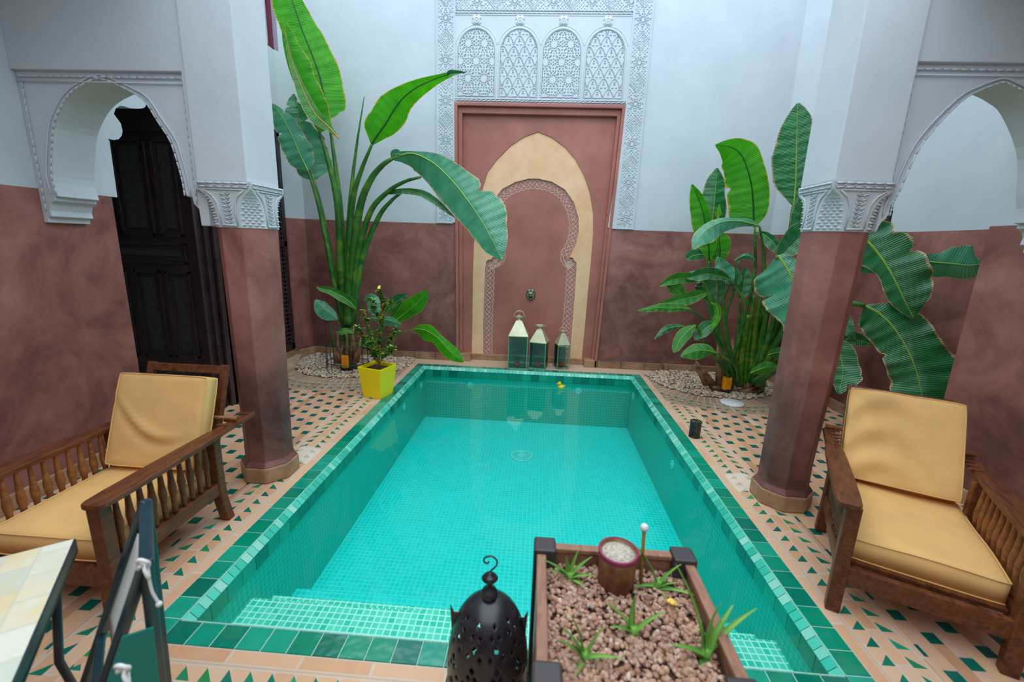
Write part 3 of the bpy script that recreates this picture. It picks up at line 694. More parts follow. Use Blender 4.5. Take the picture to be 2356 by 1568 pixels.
# ------------------------------------------------------------------ lion mask
lm = thing('lion_mask', (-.093, Yc+.03, .99), 'small bronze lion head spout fixed inside the niche', 'fountain spout')
n = 46; xs_, ys_ = np.meshgrid(np.linspace(-1, 1, n), np.linspace(-1.25, 1.15, n))
def ga(x, y, sx, sy, h): return h*np.exp(-((xs_-x)/sx)**2-((ys_-y)/sy)**2)
r_ = np.sqrt(xs_**2+(ys_/1.15)**2); th = np.arctan2(ys_, xs_)
hh = .42*np.clip(1-r_, 0, 1)**.5+.10*np.abs(np.sin(th*9+r_*4))*np.exp(-((r_-.72)/.2)**2)
hh += ga(0, -.12, .30, .30, .55)+ga(0, .02, .13, .35, .22)+ga(-.34, .28, .15, .12, .22)+ga(.34, .28, .15, .12, .22)-ga(-.28, .12, .10, .08, .30)-ga(.28, .12, .10, .08, .30)
hh += ga(-.55, .68, .16, .16, .35)+ga(.55, .68, .16, .16, .35)+ga(-.16, -.2, .14, .12, .18)+ga(.16, -.2, .14, .12, .18)-ga(0, -.47, .20, .10, .62)+ga(0, -.72, .22, .15, .25)+ga(0, 1.0, .10, .12, .3)
msk = (r_ < 1.0)
vs = []; idx = -np.ones((n, n), int)
for i in range(n):
    for j in range(n):
        if msk[i, j]: idx[i, j] = len(vs); vs.append((xs_[i, j]*.072, -max(.02, hh[i, j])*.075, ys_[i, j]*.078))
fs = [(idx[i, j], idx[i, j+1], idx[i+1, j+1], idx[i+1, j]) for i in range(n-1) for j in range(n-1) if idx[i:i+2, j:j+2].min() >= 0]
f = MB(); f.add(vs, fs, True); f.build('mask', BRONZE, lm)
f = MB(); f.lathe([(.066, 0), (.07, .012)], 24, M=Matrix.Rotation(PI/2, 3, 'X')); f.build('backplate', BRONZE, lm)

# ------------------------------------------------------------------ carved stucco above the niche
st = thing('carved_stucco_panel', (-.1, W, 3.5), 'white carved stucco panel with four arched lattices above the niche', 'stucco panel')
def hfield(mask, hfun, x0, x1, z0, z1, step, y0, name, parent, sc=1.0):
    nx = int((x1-x0)/step)+1; nz = int((z1-z0)/step)+1
    xx, zz = np.meshgrid(np.linspace(x0, x1, nx), np.linspace(z0, z1, nz))
    h = hfun(xx, zz); mk = mask(xx, zz)
    idx = -np.ones(xx.shape, int); idx[mk] = np.arange(mk.sum())
    ox, oy, oz = parent.location if parent.parent is None else parent.parent.location
    V = np.stack([xx[mk]-ox, (y0-h[mk]*sc)-oy, zz[mk]-oz], 1)
    a = idx[:-1, :-1]; b = idx[:-1, 1:]; c = idx[1:, 1:]; d = idx[1:, :-1]
    ok = (a >= 0) & (b >= 0) & (c >= 0) & (d >= 0)
    F_ = np.stack([a[ok], b[ok], c[ok], d[ok]], 1)
    me = bpy.data.meshes.new(name); me.vertices.add(len(V)); me.vertices.foreach_set('co', V.astype(np.float32).ravel())
    me.loops.add(F_.size); me.loops.foreach_set('vertex_index', F_.astype(np.int32).ravel())
    me.polygons.add(len(F_)); me.polygons.foreach_set('loop_start', np.arange(0, F_.size, 4, dtype=np.int32)); me.polygons.foreach_set('loop_total', np.full(len(F_), 4, np.int32))
    me.update(calc_edges=True); me.materials.append(PLASTER)
    me.polygons.foreach_set('use_smooth', np.zeros(len(F_), bool))
    o = bpy.data.objects.new(name, me); C.objects.link(o); o.parent = parent; return o
def sm(x, e=.25): return np.clip(x/e+.5, 0, 1)
def rosettes(x, z, s, off=True):
    # staggered 12-petal rosettes, solid disc at each centre, holes around
    row = np.round(z/(s*.98)); cxr = np.round(x/s-(row % 2)*.5)*s+(row % 2)*.5*s; czr = row*s*.98
    dx = x-cxr; dz = z-czr; r = np.hypot(dx, dz)/s; th = np.arctan2(dz, dx)
    h = np.ones_like(x)
    pet = np.cos(th*12); h = np.where((r > .20) & (r < .30) & (pet > .15), 0.0, h)
    p2 = np.cos(th*12+PI); h = np.where((r > .335) & (r < .43) & (p2 > .05), 0.0, h)
    h = np.where((r > .46) & (np.cos(x/s*2*PI*6) > .1) & (np.cos(z/s*2*PI*6) > .1), .0, h)
    return h
def waves(x, z, s):
    row = np.floor(z/s); ph = (row % 2)*.5; u = (x/(s*1.16)+ph); fx = u-np.floor(u)-.5; fz = z/s-row
    h = np.ones_like(x)
    arc_ = .78-3.0*fx**2*1.1
    h = np.where(np.abs(fz-arc_) < .075, .15, h)
    h = np.where(np.hypot(fx, (fz-.30)) < .09, .1, h); h = np.where(np.hypot(fx, (fz-.52)) < .06, .1, h)
    h = np.where((np.abs(fz-.95) < .07) & (np.cos(fx*2*PI*3) > .1), .2, h)
    h = np.where((np.abs(fx) > .38) & (fz < .25) & (np.cos(fz*40) > 0), .2, h)
    return h
def bandpat(u, v, s, wd):
    # u along, v across -1..1
    k = np.floor(u/s); fu = (u/s-k-.5)*s; vv = v*wd/2; r = np.hypot(fu, vv); th = np.arctan2(vv, fu)
    h = np.ones_like(u); star = (k % 2) == 0
    hs = np.ones_like(u)
    hs = np.where((r > .020) & (r < .040) & (np.cos(th*12) > -.2), 0, hs); hs = np.where((r > .047) & (r < .066) & (np.cos(th*12+PI) > -.1), 0, hs); hs = np.where((r > .074) & (r < .092) & (np.cos(th*8) > .2), .1, hs)
    dm = np.abs(fu)+np.abs(vv); hd = np.ones_like(u)
    hd = np.where((np.abs(dm-.080) < .006) & (np.cos((fu-vv)*140) > -.6), .1, hd); hd = np.where(np.abs(dm-.050) < .005, .2, hd); hd = np.where((np.abs(dm-.108) < .006) & (np.cos((fu+vv)*110) > -.3), .1, hd)
    hd = np.where((np.minimum(np.abs(fu), np.abs(vv)) < .004) & (r < .038) & (r > .008), .25, hd)
    h = np.where(star, hs, hd)
    other = (np.cos(u*2*PI/.042)*np.cos(vv*2*PI/.042) > .35) & (r > .098)
    h = np.where(other, .15, h); h = np.where(np.abs(v) > .93, 1, h)
    return h
BXL0, BXL1 = -1.41, -1.195; BXR0, BXR1 = 1.015, 1.235; ZB = 1.95; ZT = 4.50
ST = .0062
def bandh(x, z): return bandpat(z-.06, (x-(BXL0+BXL1)/2)/((BXL1-BXL0)/2), .235, .215)
hfield(lambda x, z: x > -9, bandh, BXL0, BXL1, ZB, 4.93, ST, W-.001, 'carved_border', st, .011)
def bandh2(x, z): return bandpat(z-.06, (x-(BXR0+BXR1)/2)/((BXR1-BXR0)/2), .235, .215)
hfield(lambda x, z: x > -9, bandh2, BXR0, BXR1, ZB, 4.93, ST, W-.001, 'carved_border', st, .011)
def bandh3(x, z): return bandpat(x+.09, (z-4.60)/.107, .235, .215)
hfield(lambda x, z: x > -9, bandh3, BXL1, BXR0, 4.495, 4.93, ST, W-.001, 'carved_border', st, .011)
f = MB()
f.box((BXL0-.012, W-.022, ZB-.012), (BXL0, W, 4.93)); f.box((BXR1, W-.022, ZB-.012), (BXR1+.012, W, 4.93)); f.box((BXL1, W-.024, 3.46), (BXL1+.016, W, 4.93)); f.box((BXR0-.016, W-.024, 3.46), (BXR0, W, 4.93))
f.box((BXL0, W-.022, ZB-.012), (BXL1-.005, W, ZB)); f.box((BXR0-.09, W-.022, ZB-.012), (BXR1, W, ZB))
f.box((BXL1-.01, W-.018, ZB), (-1.145, W, 3.46))
f.prism([(1.02, ZB), (.905, ZB), (1.003, 3.46), (1.02, 3.46)], 'y', W-.018, W)
for k in range(36): xx = -1.18+k*.0605; f.tube([(xx, W-.012, 3.475), (xx+.055, W-.012, 3.485)], .009, 6); f.tube([(xx, W-.012, 4.475), (xx+.055, W-.012, 4.468)], .009, 6)
wb(f, 'edge_moulding', PLASTER, st, bevel=.002)
ctr = [-.912, -.372, .165, .705]; HW = .235; ZS, ZA = 4.02, 4.26
def spandrel():
    f = MB(); poly = [(BXL1+.01, 3.50)]
    out = []
    for c in ctr:
        out += [(c-HW, 3.53)]+[(c-HW*math.cos(PI*i/16), ZS+(ZA+.03-ZS)*math.sin(PI*i/16)) for i in range(17)]+[(c+HW, 3.53)]
    poly = [(BXL1+.01, 3.50), (BXL1+.01, 4.46), (BXR0-.01, 4.46), (BXR0-.01, 3.50)]
    # comb of posts and arches
    pts = [(BXL1+.01, 4.45), (BXL1+.01, 3.51)]
    for c in ctr:
        pts += [(c-HW, 3.51)]+[(c-HW*math.cos(PI*i/16), ZS+(ZA+.03-ZS)*math.sin(PI*i/16)) for i in range(17)]+[(c+HW, 3.51)]
    pts += [(BXR0-.01, 3.51), (BXR0-.01, 4.45)]
    f.prism(pts, 'y', W-.016, W-.0005)
    for c in ctr:
        for off, r in ((.014, .010), (.045, .006)):
            p = [(c-(HW+off), W-.016, 3.52)]+[(c-(HW+off)*math.cos(PI*i/20), W-.016, ZS+(ZA+.03+off-ZS)*math.sin(PI*i/20)) for i in range(21)]+[(c+(HW+off), W-.016, 3.52)]
            if off > .03: p = p[3:-3]
            f.tube(p, r, 6)
    f.box((BXL1+.01, W-.022, 4.44), (BXR0-.01, W, 4.452))
    f.box((BXL1+.01, W-.02, 3.495), (BXR0-.01, W, 3.515))
    return wb(f, 'arcade', PLASTER, st, bevel=.002)
spandrel()
for k, c in enumerate(ctr):
    def inside(x, z, c=c): return (np.abs(x-c) < HW-.004) & ((z < ZS) | (((x-c)/HW)**2+((z-ZS)/(ZA+.03-ZS))**2 < .99))
    if k % 2 == 0: hf = lambda x, z, c=c: rosettes(x-c, z-3.93, .204)
    else: hf = lambda x, z, c=c: waves(x-c, z-3.53, .118)
    hfield(inside, hf, c-HW, c+HW, 3.53, ZA+.03, .0046, W-.0005, 'lattice_panel', st, .014)
    f = MB(); cz = 4.385
    f.lathe([(.038, 0), (.040, .010), (.028, .016), (.024, .010), (.012, .010), (.008, .018), (.001, .02)], 24, (c, W-.014, cz), M=Matrix.Rotation(PI/2, 3, 'X'))
    for i in range(4): a = PI/4+i*PI/2; f.lathe([(.03, 0), (.032, .008), (.001, .010)], 16, (c+.034*math.cos(a), W-.014, cz+.034*math.sin(a)), M=Matrix.Rotation(PI/2, 3, 'X'))
    wb(f, 'rosette', PLASTER, st)

# ------------------------------------------------------------------ swimming pool
pool = thing('swimming_pool', ((XI0+XI1)/2, (YI0+YI1)/2, 0), 'rectangular turquoise mosaic pool with green tiled rim in the courtyard', 'swimming pool')
ZW, ZF = -.115, -.735
WX0, WX1, WY0, WY1 = XI0+.03, XI1-.03, YI0+.02, YI1-.02
f = MB(); f.box((WX0, WY0, ZF-.08), (WX1, WY1, ZF)); wb(f, 'basin_floor', MOSAIC, pool)
f = MB(); T = .10
f.box((WX0-T, WY0-T, ZF-.08), (WX0, WY1+T, -.03)); f.box((WX1, WY0-T, ZF-.08), (WX1+T, WY1+T, -.03)); f.box((WX0, WY0-T, ZF-.08), (WX1, WY0, -.03)); f.box((WX0, WY1, ZF-.08), (WX1, WY1+T, -.03))
wb(f, 'basin_wall', MOSAICW, pool)
f = MB(); g = MB()
# tile band just above the water
def bandtiles(a0, a1, fixed, ax, nrm):
    n = round((a1-a0)/.112); k = (a1-a0)/n
    for i in range(n):
        lo, hi = a0+i*k+.0015, a0+(i+1)*k-.0015
        if ax == 'y': f.box((min(fixed, fixed+nrm*.008), lo, -.135), (max(fixed, fixed+nrm*.008), hi, -.032))
        else: f.box((lo, min(fixed, fixed+nrm*.008), -.135), (hi, max(fixed, fixed+nrm*.008), -.032))
bandtiles(WY0, WY1, WX0, 'y', 1); bandtiles(WY0, WY1, WX1, 'y', -1); bandtiles(WX0, WX1, WY0, 'x', 1); bandtiles(WX0, WX1, WY1, 'x', -1)
wb(f, 'waterline_tiles', GLAZE, pool)
f = MB()
n = 36; k = (YO1-YO0)/37
for i in range(37):
    y0, y1 = YO0+i*k+.002, YO0+(i+1)*k-.002
    f.box((XO0, y0, -.02), (XI0-.002, y1, .004)); f.box((XI1+.002, y0, -.02), (XO1, y1, .004))
n = 26; k = (XI1-XI0)/n
for i in range(n):
    x0, x1 = XI0+i*k+.002, XI0+(i+1)*k-.002
    f.box((x0, YO0, -.02), (x1, YI0-.002, .004)); f.box((x0, YI1+.002, -.02), (x1, YO1, .004))
wb(f, 'rim_tiles', GLAZE, pool, bevel=.002, seg=1)
f = MB(); s_ = .004
def edge(a0, a1, ax, isx):
    n = round((a1-a0)/.05); k = (a1-a0)/n
    for i in range(n):
        lo, hi = a0+i*k+.002, a0+(i+1)*k-.002
        for A, B, Cc in ax:
            P = [A, B, Cc]
            vs = []
            for q in (lo, hi):
                for (u, z) in P: vs.append((u, q, z) if isx else (q, u, z))
            m_ = len(P); f.add(vs, [tuple(range(m_)), tuple(range(2*m_-1, m_-1, -1))]+[(j, (j+1) % m_, (j+1) % m_+m_, j+m_) for j in range(m_)])
EX = [((XI0, .004), (WX0+.012, -.034), (XI0-.0, -.034)), ((XI1, .004), (WX1-.012, -.034), (XI1, -.034))]
EY = [((YI0, .004), (WY0+.012, -.034), (YI0, -.034)), ((YI1, .004), (WY1-.012, -.034), (YI1, -.034))]
for e_ in EX: f = MB(); EX1 = [e_]; edge(YI0, YI1, EX1, True); wb(f, 'edge_tiles', GLAZEL, pool)
for e_ in EY: f = MB(); edge(XI0, XI1, [e_], False); wb(f, 'edge_tiles', GLAZEL, pool)
f = MB(); f.box((XO0+.001, YO0+.001, -.03), (XI0+.006, YO1-.001, .0015)); f.box((XI1-.006, YO0+.001, -.03), (XO1-.001, YO1-.001, .0015)); f.box((XI0, YO0+.001, -.03), (XI1, YI0+.006, .0015)); f.box((XI0, YI1-.006, -.03), (XI1, YO1-.001, .0015))
wb(f, 'rim_grout', GROUT, pool)
for i, (zt_, y1_) in enumerate(((-.27, 1.95), (-.42, 2.13), (-.58, 2.36))):
    f = MB(); f.cur = 0; f.box((WX0, WY0, ZF), (WX1, y1_, zt_))
    wb(f, 'step', STEP if i < 2 else MOSAIC, pool)
f = MB(); f.add([(WX0, WY0, ZW), (WX1, WY0, ZW), (WX1, WY1, ZW), (WX0, WY1, ZW)], [(0, 1, 2, 3)]); wb(f, 'water', WATER, pool, recalc=False)
f = MB(); dc = atz(1200, 1048, ZF); f.lathe([(.135, 0), (.135, .008), (.12, .012), (.112, .008), (.001, .008)], 40, (dc.x, dc.y, ZF))
for k in range(28):
    a = 2*PI*k/28; f.bar((dc.x+.05*math.cos(a), dc.y+.05*math.sin(a), ZF+.011), (dc.x+.11*math.cos(a), dc.y+.11*math.sin(a), ZF+.011), .007, .005)
wb(f, 'drain', AQUAP, pool)
def jet(p, axis):
    f = MB(); M = Matrix.Rotation(PI/2, 3, 'X') if axis == 'y' else (Matrix.Rotation(PI/2, 3, 'Y') if axis == '+x' else Matrix.Rotation(-PI/2, 3, 'Y'))
    f.lathe([(.044, 0), (.044, .006), (.036, .011), (.031, .008), (.014, .006), (.012, .014), (.001, .014)], 28, p, M=M)
    wb(f, 'jet_nozzle', AQUAP, pool)
jet((-.87, WY1, -.235), 'y'); jet((.625, WY1, -.235), 'y')
jet((WX0, 5.48, -.205), '+x'); jet((WX0, 4.72, -.215), '+x'); jet((WX1, 5.50, -.2), '-x'); jet((WX1, 3.75, -.24), '-x')
# duck
dk = thing('rubber_duck', (.366, 5.40, ZW), 'tiny yellow rubber duck floating near the far end of the pool', 'toy duck')
f = MB(); f.ball((0, 0, .022), .036, 16, (1.25, 1, .8)); f.ball((.038, 0, .036), .012, 8, (1.2, 1, 1)); f.build('duck_body', mat('duck_yellow', (.92, .62, .01), .35), dk)
f = MB(); f.ball((-.022, 0, .066), .026, 16); f.build('head', mat('duck_head_yellow', (.92, .62, .01), .35), dk)
f = MB(); f.ball((-.05, -.004, .064), .012, 10, (1.3, 1, .5)); f.build('beak', mat('duck_orange', (.9, .25, .02), .35), dk)

# ------------------------------------------------------------------ carved door leaf and its frame
d1 = thing('door_1', (-3.10, 3.93, 0), None, None, kind='structure'); d1['label'] = 'black carved wooden door leaf standing open behind the left arch'
YD = 3.90
f = MB(); f.box((-4.12, YD, .02), (-3.13, YD+.06, 3.05)); wb(f, 'door_leaf', DOORW, d1)
def dpanel(x0, x1, z0, z1, three=True):
    f = MB(); t_ = .03
    for a, b, c, d in ((x0, x1, z0, z0+t_), (x0, x1, z1-t_, z1), (x0, x0+t_, z0, z1), (x1-t_, x1, z0, z1)): f.box((a, YD-.014, c), (b, YD+.01, d))
    o = wb(f, 'panel_moulding', DOORW, d1, bevel=.005)
    g = MB(); g.box((x0+t_, YD-.003, z0+t_), (x1-t_, YD+.01, z1-t_)); g.box((x0+.07, YD-.010, z0+.07), (x1-.07, YD, z1-.07)); g.build('carved_panel', DOORC, o, bevel=.004, origin=tuple(d1.location))
for x0, x1, z0, z1 in ((-3.85, -3.52, 1.65, 2.49), (-3.48, -3.25, 1.65, 2.49), (-4.08, -3.25, 1.40, 1.60), (-3.80, -3.535, .50, 1.34), (-3.49, -3.24, .50, 1.34), (-4.08, -3.89, 1.65, 2.49), (-4.08, -3.87, .5, 1.34), (-4.08, -3.24, .08, .42)): dpanel(x0, x1, z0, z1)
f = MB(); f.box((-4.12, YD-.02, 2.545), (-3.13, YD, 2.565)); wb(f, 'transom_bar', DOORW, d1, bevel=.004)
f = MB()
for x0, x1, y0 in ((-3.13, -3.095, YD-.05), (-3.10, -3.06, YD+.0)): f.box((x0, y0, 0), (x1, YD+.14, 3.0))
f.box((-3.42, YD+.11, 0), (-3.02, YD+.17, 1.93)); f.box((-3.05, YD+.06, 0), (-3.02, YD+.17, 1.93))
f.tube([(-3.10, YD-.055, .02), (-3.10, YD-.055, 3.0)], .014, 8)
wb(f, 'door_frame', DOORW, d1, bevel=.004)
# ------------------------------------------------------------------ lattice doors
def lattice_door(nm, sgn, y0, y1, z1, label, zb=.135):
    X0 = sgn*3.44
    t = thing(nm, (X0, (y0+y1)/2, .135), None, None, kind='structure'); t['label'] = label
    f = MB(); xa, xb = sorted((X0, X0-sgn*.045)); w_ = .075 if y1-y0 > .6 else .03 if y1-y0 > .6 else .03
    for a, b in ((y0, y0+w_), (y1-w_, y1), ((y0+y1)/2-.05, (y0+y1)/2+.05)): f.box((xa, a, zb), (xb, b, z1))
    f.box((xa, y0, zb), (xb, y1, zb+.10)); f.box((xa, y0, z1-.08), (xb, y1, z1))
    if zb < 1: f.box((xa, y0, 1.55), (xb, y1, 1.63))
    wb(f, 'door_frame', DOORW, t, bevel=.005)
    for k, (a, b) in enumerate(((y0+w_, (y0+y1)/2-.05), ((y0+y1)/2+.05, y1-w_))):
        g = MB(); n = max(1, int((b-a)/.05)); m_ = int((z1-zb-.17)/.057)
        for i in range(n+1):
            yy = a+(b-a)*i/n; g.tube([(X0-sgn*.02, yy, zb+.1), (X0-sgn*.02, yy, z1-.08)], .006, 5)
        for j in range(m_):
            zz = zb+.125+j*.057
            g.tube([(X0-sgn*.02, a, zz), (X0-sgn*.02, b, zz)], .006, 5)
            for i in range(n+1):
                yy = a+(b-a)*i/n; g.ball((X0-sgn*.022, yy, zz), .0135, 6, (1, 1, 1.1))
        wb(g, 'turned_lattice', DOORW, t)
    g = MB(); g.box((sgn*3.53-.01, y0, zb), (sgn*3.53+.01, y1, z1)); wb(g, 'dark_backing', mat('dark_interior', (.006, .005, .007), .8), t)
lattice_door('door_2', -1, 4.42, 5.80, 3.0, 'black turned lattice door in the side wall beside the tall plant')
lattice_door('window_3', 1, 4.63, 4.94, 2.2, 'small black lattice window seen beside the white capital through the arch', 1.60)

# ------------------------------------------------------------------ reclining armchairs
def cushion(mb, w, d, h, nx=16, ny=14, wr=None):
    # a soft box: top, bottom and sides from one rounded grid; z up, centred in x,y, base at z=0
    def P(u, v, top):
        ex = 1-abs(u)**7*.02; ey = 1-abs(v)**7*.02
        x = u*w/2*ey; y = v*d/2*ex
        e = max(abs(u), abs(v)); z = h*(1-.07*max(0, (e-.88)/.12)**2)+h*.05*(1-u*u)*(1-v*v)
        if wr: z += wr(u, v)
        return (x, y, z if top else h*.03*max(0, (e-.8)/.2)**2)
    vs = []; 
    def q(i, n): t = 2*i/n-1; return math.copysign(1-(1-abs(t))**1.35, t)
    for top in (True, False):
        for j in range(ny+1):
            for i in range(nx+1): vs.append(P(q(i, nx), q(j, ny), top))
    o = (nx+1)*(ny+1); fs = []
    for j in range(ny):
        for i in range(nx):
            a = j*(nx+1)+i; fs.append((a, a+1, a+nx+2, a+nx+1)); fs.append((o+a, o+a+nx+1, o+a+nx+2, o+a+1))
    bd = [i for i in range(nx+1)]+[(j+1)*(nx+1)-1 for j in range(1, ny+1)]+[ny*(nx+1)+i for i in range(nx-1, -1, -1)]+[j*(nx+1) for j in range(ny-1, 0, -1)]
    for a, b in zip(bd, bd[1:]+bd[:1]): fs.append((a, a+o, b+o, b))
    mb.add(vs, fs, True)
    for top in (0, o):
        ring_ = [Vector(vs[top+i]) for i in bd]+[Vector(vs[top+bd[0]])]
        mb.tube([q+Vector((0, 0, .002 if not top else -.001)) for q in ring_], .0035, 6)
def armchair(name, loc, rz, label, wr_back, wr_seat, tdeg=20, jy=.30, bl=.52, s0=-.32):
    t = thing(name, loc, label, 'armchair', 'reclining teak armchairs beside the pool', rz)
    hx, hy = .305, .335
    for s in (-1, 1):
        f = MB(); x = s*hx
        f.prism([(-.375, 0), (-.325, 0), (-.312, .12), (-.305, .25), (-.305, .565), (-.365, .565), (-.362, .25), (-.372, .12)], 'x', x-.03, x+.03); f.build('leg', WOOD, t, bevel=.006)
        f = MB(); f.prism([(.40, 0), (.345, 0), (.315, .13), (.305, .25), (.298, .565), (.352, .565), (.355, .25), (.368, .13)], 'x', x-.028, x+.028); f.build('leg', WOOD, t, bevel=.006)
        f = MB(); f.box((x-.02, -.33, .195), (x+.02, .32, .27)); f.build('side_rail', WOOD, t, bevel=.006)
        # armrest: broad in front, waisted and narrow behind
        prof = [(-.395, .022), (-.39, .040), (-.37, .049), (-.28, .053), (-.05, .053), (.15, .050), (.30, .044), (.34, .036), (.62, .031), (.64, .026)]
        pl_ = [(x+s*.026-a, y) for y, a in prof]+[(x+s*.026+a, y) for y, a in prof[::-1]]
        f = MB(); f.prism(pl_, 'z', .563, .590)
        for k in range(4): f.box((x-.03, .40+k*.06, .588), (x+.03, .425+k*.06, .598))
        f.build('armrest', WOOD, t, bevel=.010, seg=3)
        for k in range(10):
            y = -.265+k*.058; f = MB(); f.lathe([(.009, 0), (.013, .03), (.013, .10), (.019, .155), (.014, .20), (.009, .29), (.011, .302)], 10, (x, y, .265)); f.build('spindle', WOODL if s < 0 and rz == 0 or s > 0 and rz else WOOD, t)
    f = MB(); f.box((-hx+.02, -.355, .150), (hx-.02, -.320, .245)); f.build('front_rail', WOOD, t, bevel=.006)
    f = MB(); f.box((-hx+.02, .31, .17), (hx-.02, .335, .25)); f.build('rear_rail', WOOD, t, bevel=.005)
    f = MB()
    for k in range(6): f.box((-hx+.03, -.30+k*.11, .235), (hx-.03, -.24+k*.11, .252))
    f.build('seat_slats', WOOD, t)
    B0 = Vector((0, jy+.015, .27)); tilt = math.radians(tdeg); D = Vector((0, math.sin(tilt), math.cos(tilt)))
    f = MB()
    for s in (-1, 1):
        a = B0+Vector((s*.235, .035, -.02)); f.bar(a, a+D*.70, .042, .034, (0, -math.cos(tilt), math.sin(tilt)))
    for k, z in enumerate((.65, .47, .28, .10)):
        a = B0+Vector((0, .035, 0))+D*z; f.bar(a+Vector((-.235, 0, 0)), a+Vector((.235, 0, 0)), .05 if k == 0 else .035, .022, (0, -math.cos(tilt), math.sin(tilt)))
    f.build('back_frame', WOOD, t, bevel=.005)
    f = MB(); f.tube([(-.355, .47+(jy-.3)*1.1, .612), (.355, .47+(jy-.3)*1.1, .612)], .013, 10); f.build('support_rod', WOODL, t)
    f = MB(); cushion(f, .56, jy+.03-s0, .115, wr=wr_seat); M = Matrix.Translation((0, (jy+.03+s0)/2, .252)); f.v = [tuple(M @ Vector(q)) for q in f.v]; f.build('seat_cushion', CLOTH, t)
    f = MB(); cushion(f, .53, bl, .09, 30, 30, wr=wr_back)
    M = Matrix.Translation((0, jy+.0, .372)) @ Matrix.Rotation(PI/2-tilt, 4, 'X') @ Matrix.Translation((0, bl/2, 0))
    f.v = [tuple(M @ Vector((q[0], q[1], q[2]))) for q in f.v]; f.build('back_cushion', CLOTH, t)
    return t
def fold(u, v, a, b, c, w, h):
    return h*math.exp(-((a*u+b*v-c+.25*(u*u))/w)**2)
armchair('reclining_armchair', (-2.13, 1.875, 0), 0.0, 'teak armchair with sand cushions standing in front of the black carved door',
         lambda u, v: .020*math.exp(-((v+.30-.55*u*u+.35*u)/.10)**2)*max(0, 1-abs(u+.1))-.022*math.exp(-((v+.48-.6*u*u+.25*u)/.10)**2)*max(0, 1-abs(u+.1)), None)
armchair('reclining_armchair', (1.955, 2.068, 0), math.radians(-27.5), 'teak armchair with creased sand cushions set at an angle below the big hanging leaves',
         lambda u, v: (.016*math.sin(9*(v+.9*u*u+.55*u)+.8)*max(0, 1-abs(u+.45)*1.1)-.02*math.exp(-((v-.2+1.2*(u+.3))/.12)**2)*max(0, 1-abs(u+.3))), lambda u, v: .004*math.sin(3*u+5*v), 29, .42, .55, -.27)

# ------------------------------------------------------------------ table and metal chair in the near corner
A = Vector((-1.453, 1.142, 0)); e1 = Vector((-.16, -.10, 0)).normalized(); e2 = Vector((.344, -.442, 0)).normalized(); e1 = (e1-e2*e1.dot(e2)).normalized()
rz = math.atan2(e2.y, e2.x)
tb = thing('mosaic_table', A+e1*.375+e2*.375, 'square table with pale onyx mosaic top at the lower corner of the view', 'table', rz=rz)
hw = .375
f = MB(); f.box((-hw+.004, -hw+.004, .690), (hw-.004, hw-.004, .722)); f.build('table_top', TTOP, tb)
f = MB()
for a, b in (((-hw, -hw), (hw, -hw+.008)), ((-hw, hw-.008), (hw, hw)), ((-hw, -hw), (-hw+.008, hw)), ((hw-.008, -hw), (hw, hw))): f.box((a[0], a[1], .672), (b[0], b[1], .721))
f.box((-hw, -hw, .672), (hw, hw, .690)); f.build('frame', TEAL, tb, bevel=.002)
for sx in (-1, 1):
    for sy in (-1, 1):
        f = MB(); f.tube([(sx*.33, sy*.33, .68), (sx*.30, sy*.30, .35), (sx*.34, sy*.34, 0)], .012, 8); f.build('leg', TEAL, tb)
mc = thing('folding_chair', (-1.15, .98, 0), 'dark teal metal folding chair with white canvas and knotted white cords', 'chair')
Pf = Vector((-1.128, 1.083, .92)); Pn = Vector((-.938, .874, .90)); dl = Vector((-.30, -.17, -.92)); dr = Vector((-.05, .0, -.92))
for P_, nm in ((Pf, 'far'), (Pn, 'near')):
    f = MB(); f.bar(P_, P_+dl*(P_.z/.92), .030, .018, (1, 0, 0)); wb(f, 'slanting_leg', TEAL, mc, bevel=.004)
    f = MB(); f.bar(P_, P_+dr*(P_.z/.92), .028, .018, (1, 0, 0)); wb(f, 'upright_leg', TEAL, mc, bevel=.004)
f = MB(); f.bar(Pf+Vector((0, 0, -.01)), Pn+Vector((0, 0, -.01)), .03, .02); wb(f, 'top_rail', TEAL, mc, bevel=.003)
for d_, k_ in ((dl, .45), (dr, .8), (dl, .85)): f = MB(); f.bar(Pf+d_*k_, Pn+d_*k_, .02, .02); wb(f, 'cross_rail', TEAL, mc, bevel=.003)
f = MB(); vs = []
for i in range(9):
    s_ = .10+.30*i/8
    for j in range(5):
        u = .06+.88*j/4; vs.append(Pf.lerp(Pn, u)+dl*s_+Vector((.012*math.sin(PI*u), .012*math.sin(PI*u), 0)))
f.add(vs, [(i*5+j, i*5+j+1, i*5+j+6, i*5+j+5) for i in range(8) for j in range(4)], True); o = wb(f, 'canvas', ROPE, mc); q_ = o.modifiers.new('thick', 'SOLIDIFY'); q_.thickness = .006
f = MB(); f.add([Pn+dl*.20+Vector((.01, -.01, 0)), Pn+dr*.20+Vector((.01, -.01, 0)), Pn+dr*.55+Vector((.01, -.01, 0)), Pn+dl*.55+Vector((.01, -.01, 0))], [(0, 1, 2, 3)]); o = wb(f, 'side_panel', TEALC, mc); q_ = o.modifiers.new('thick', 'SOLIDIFY'); q_.thickness = .006
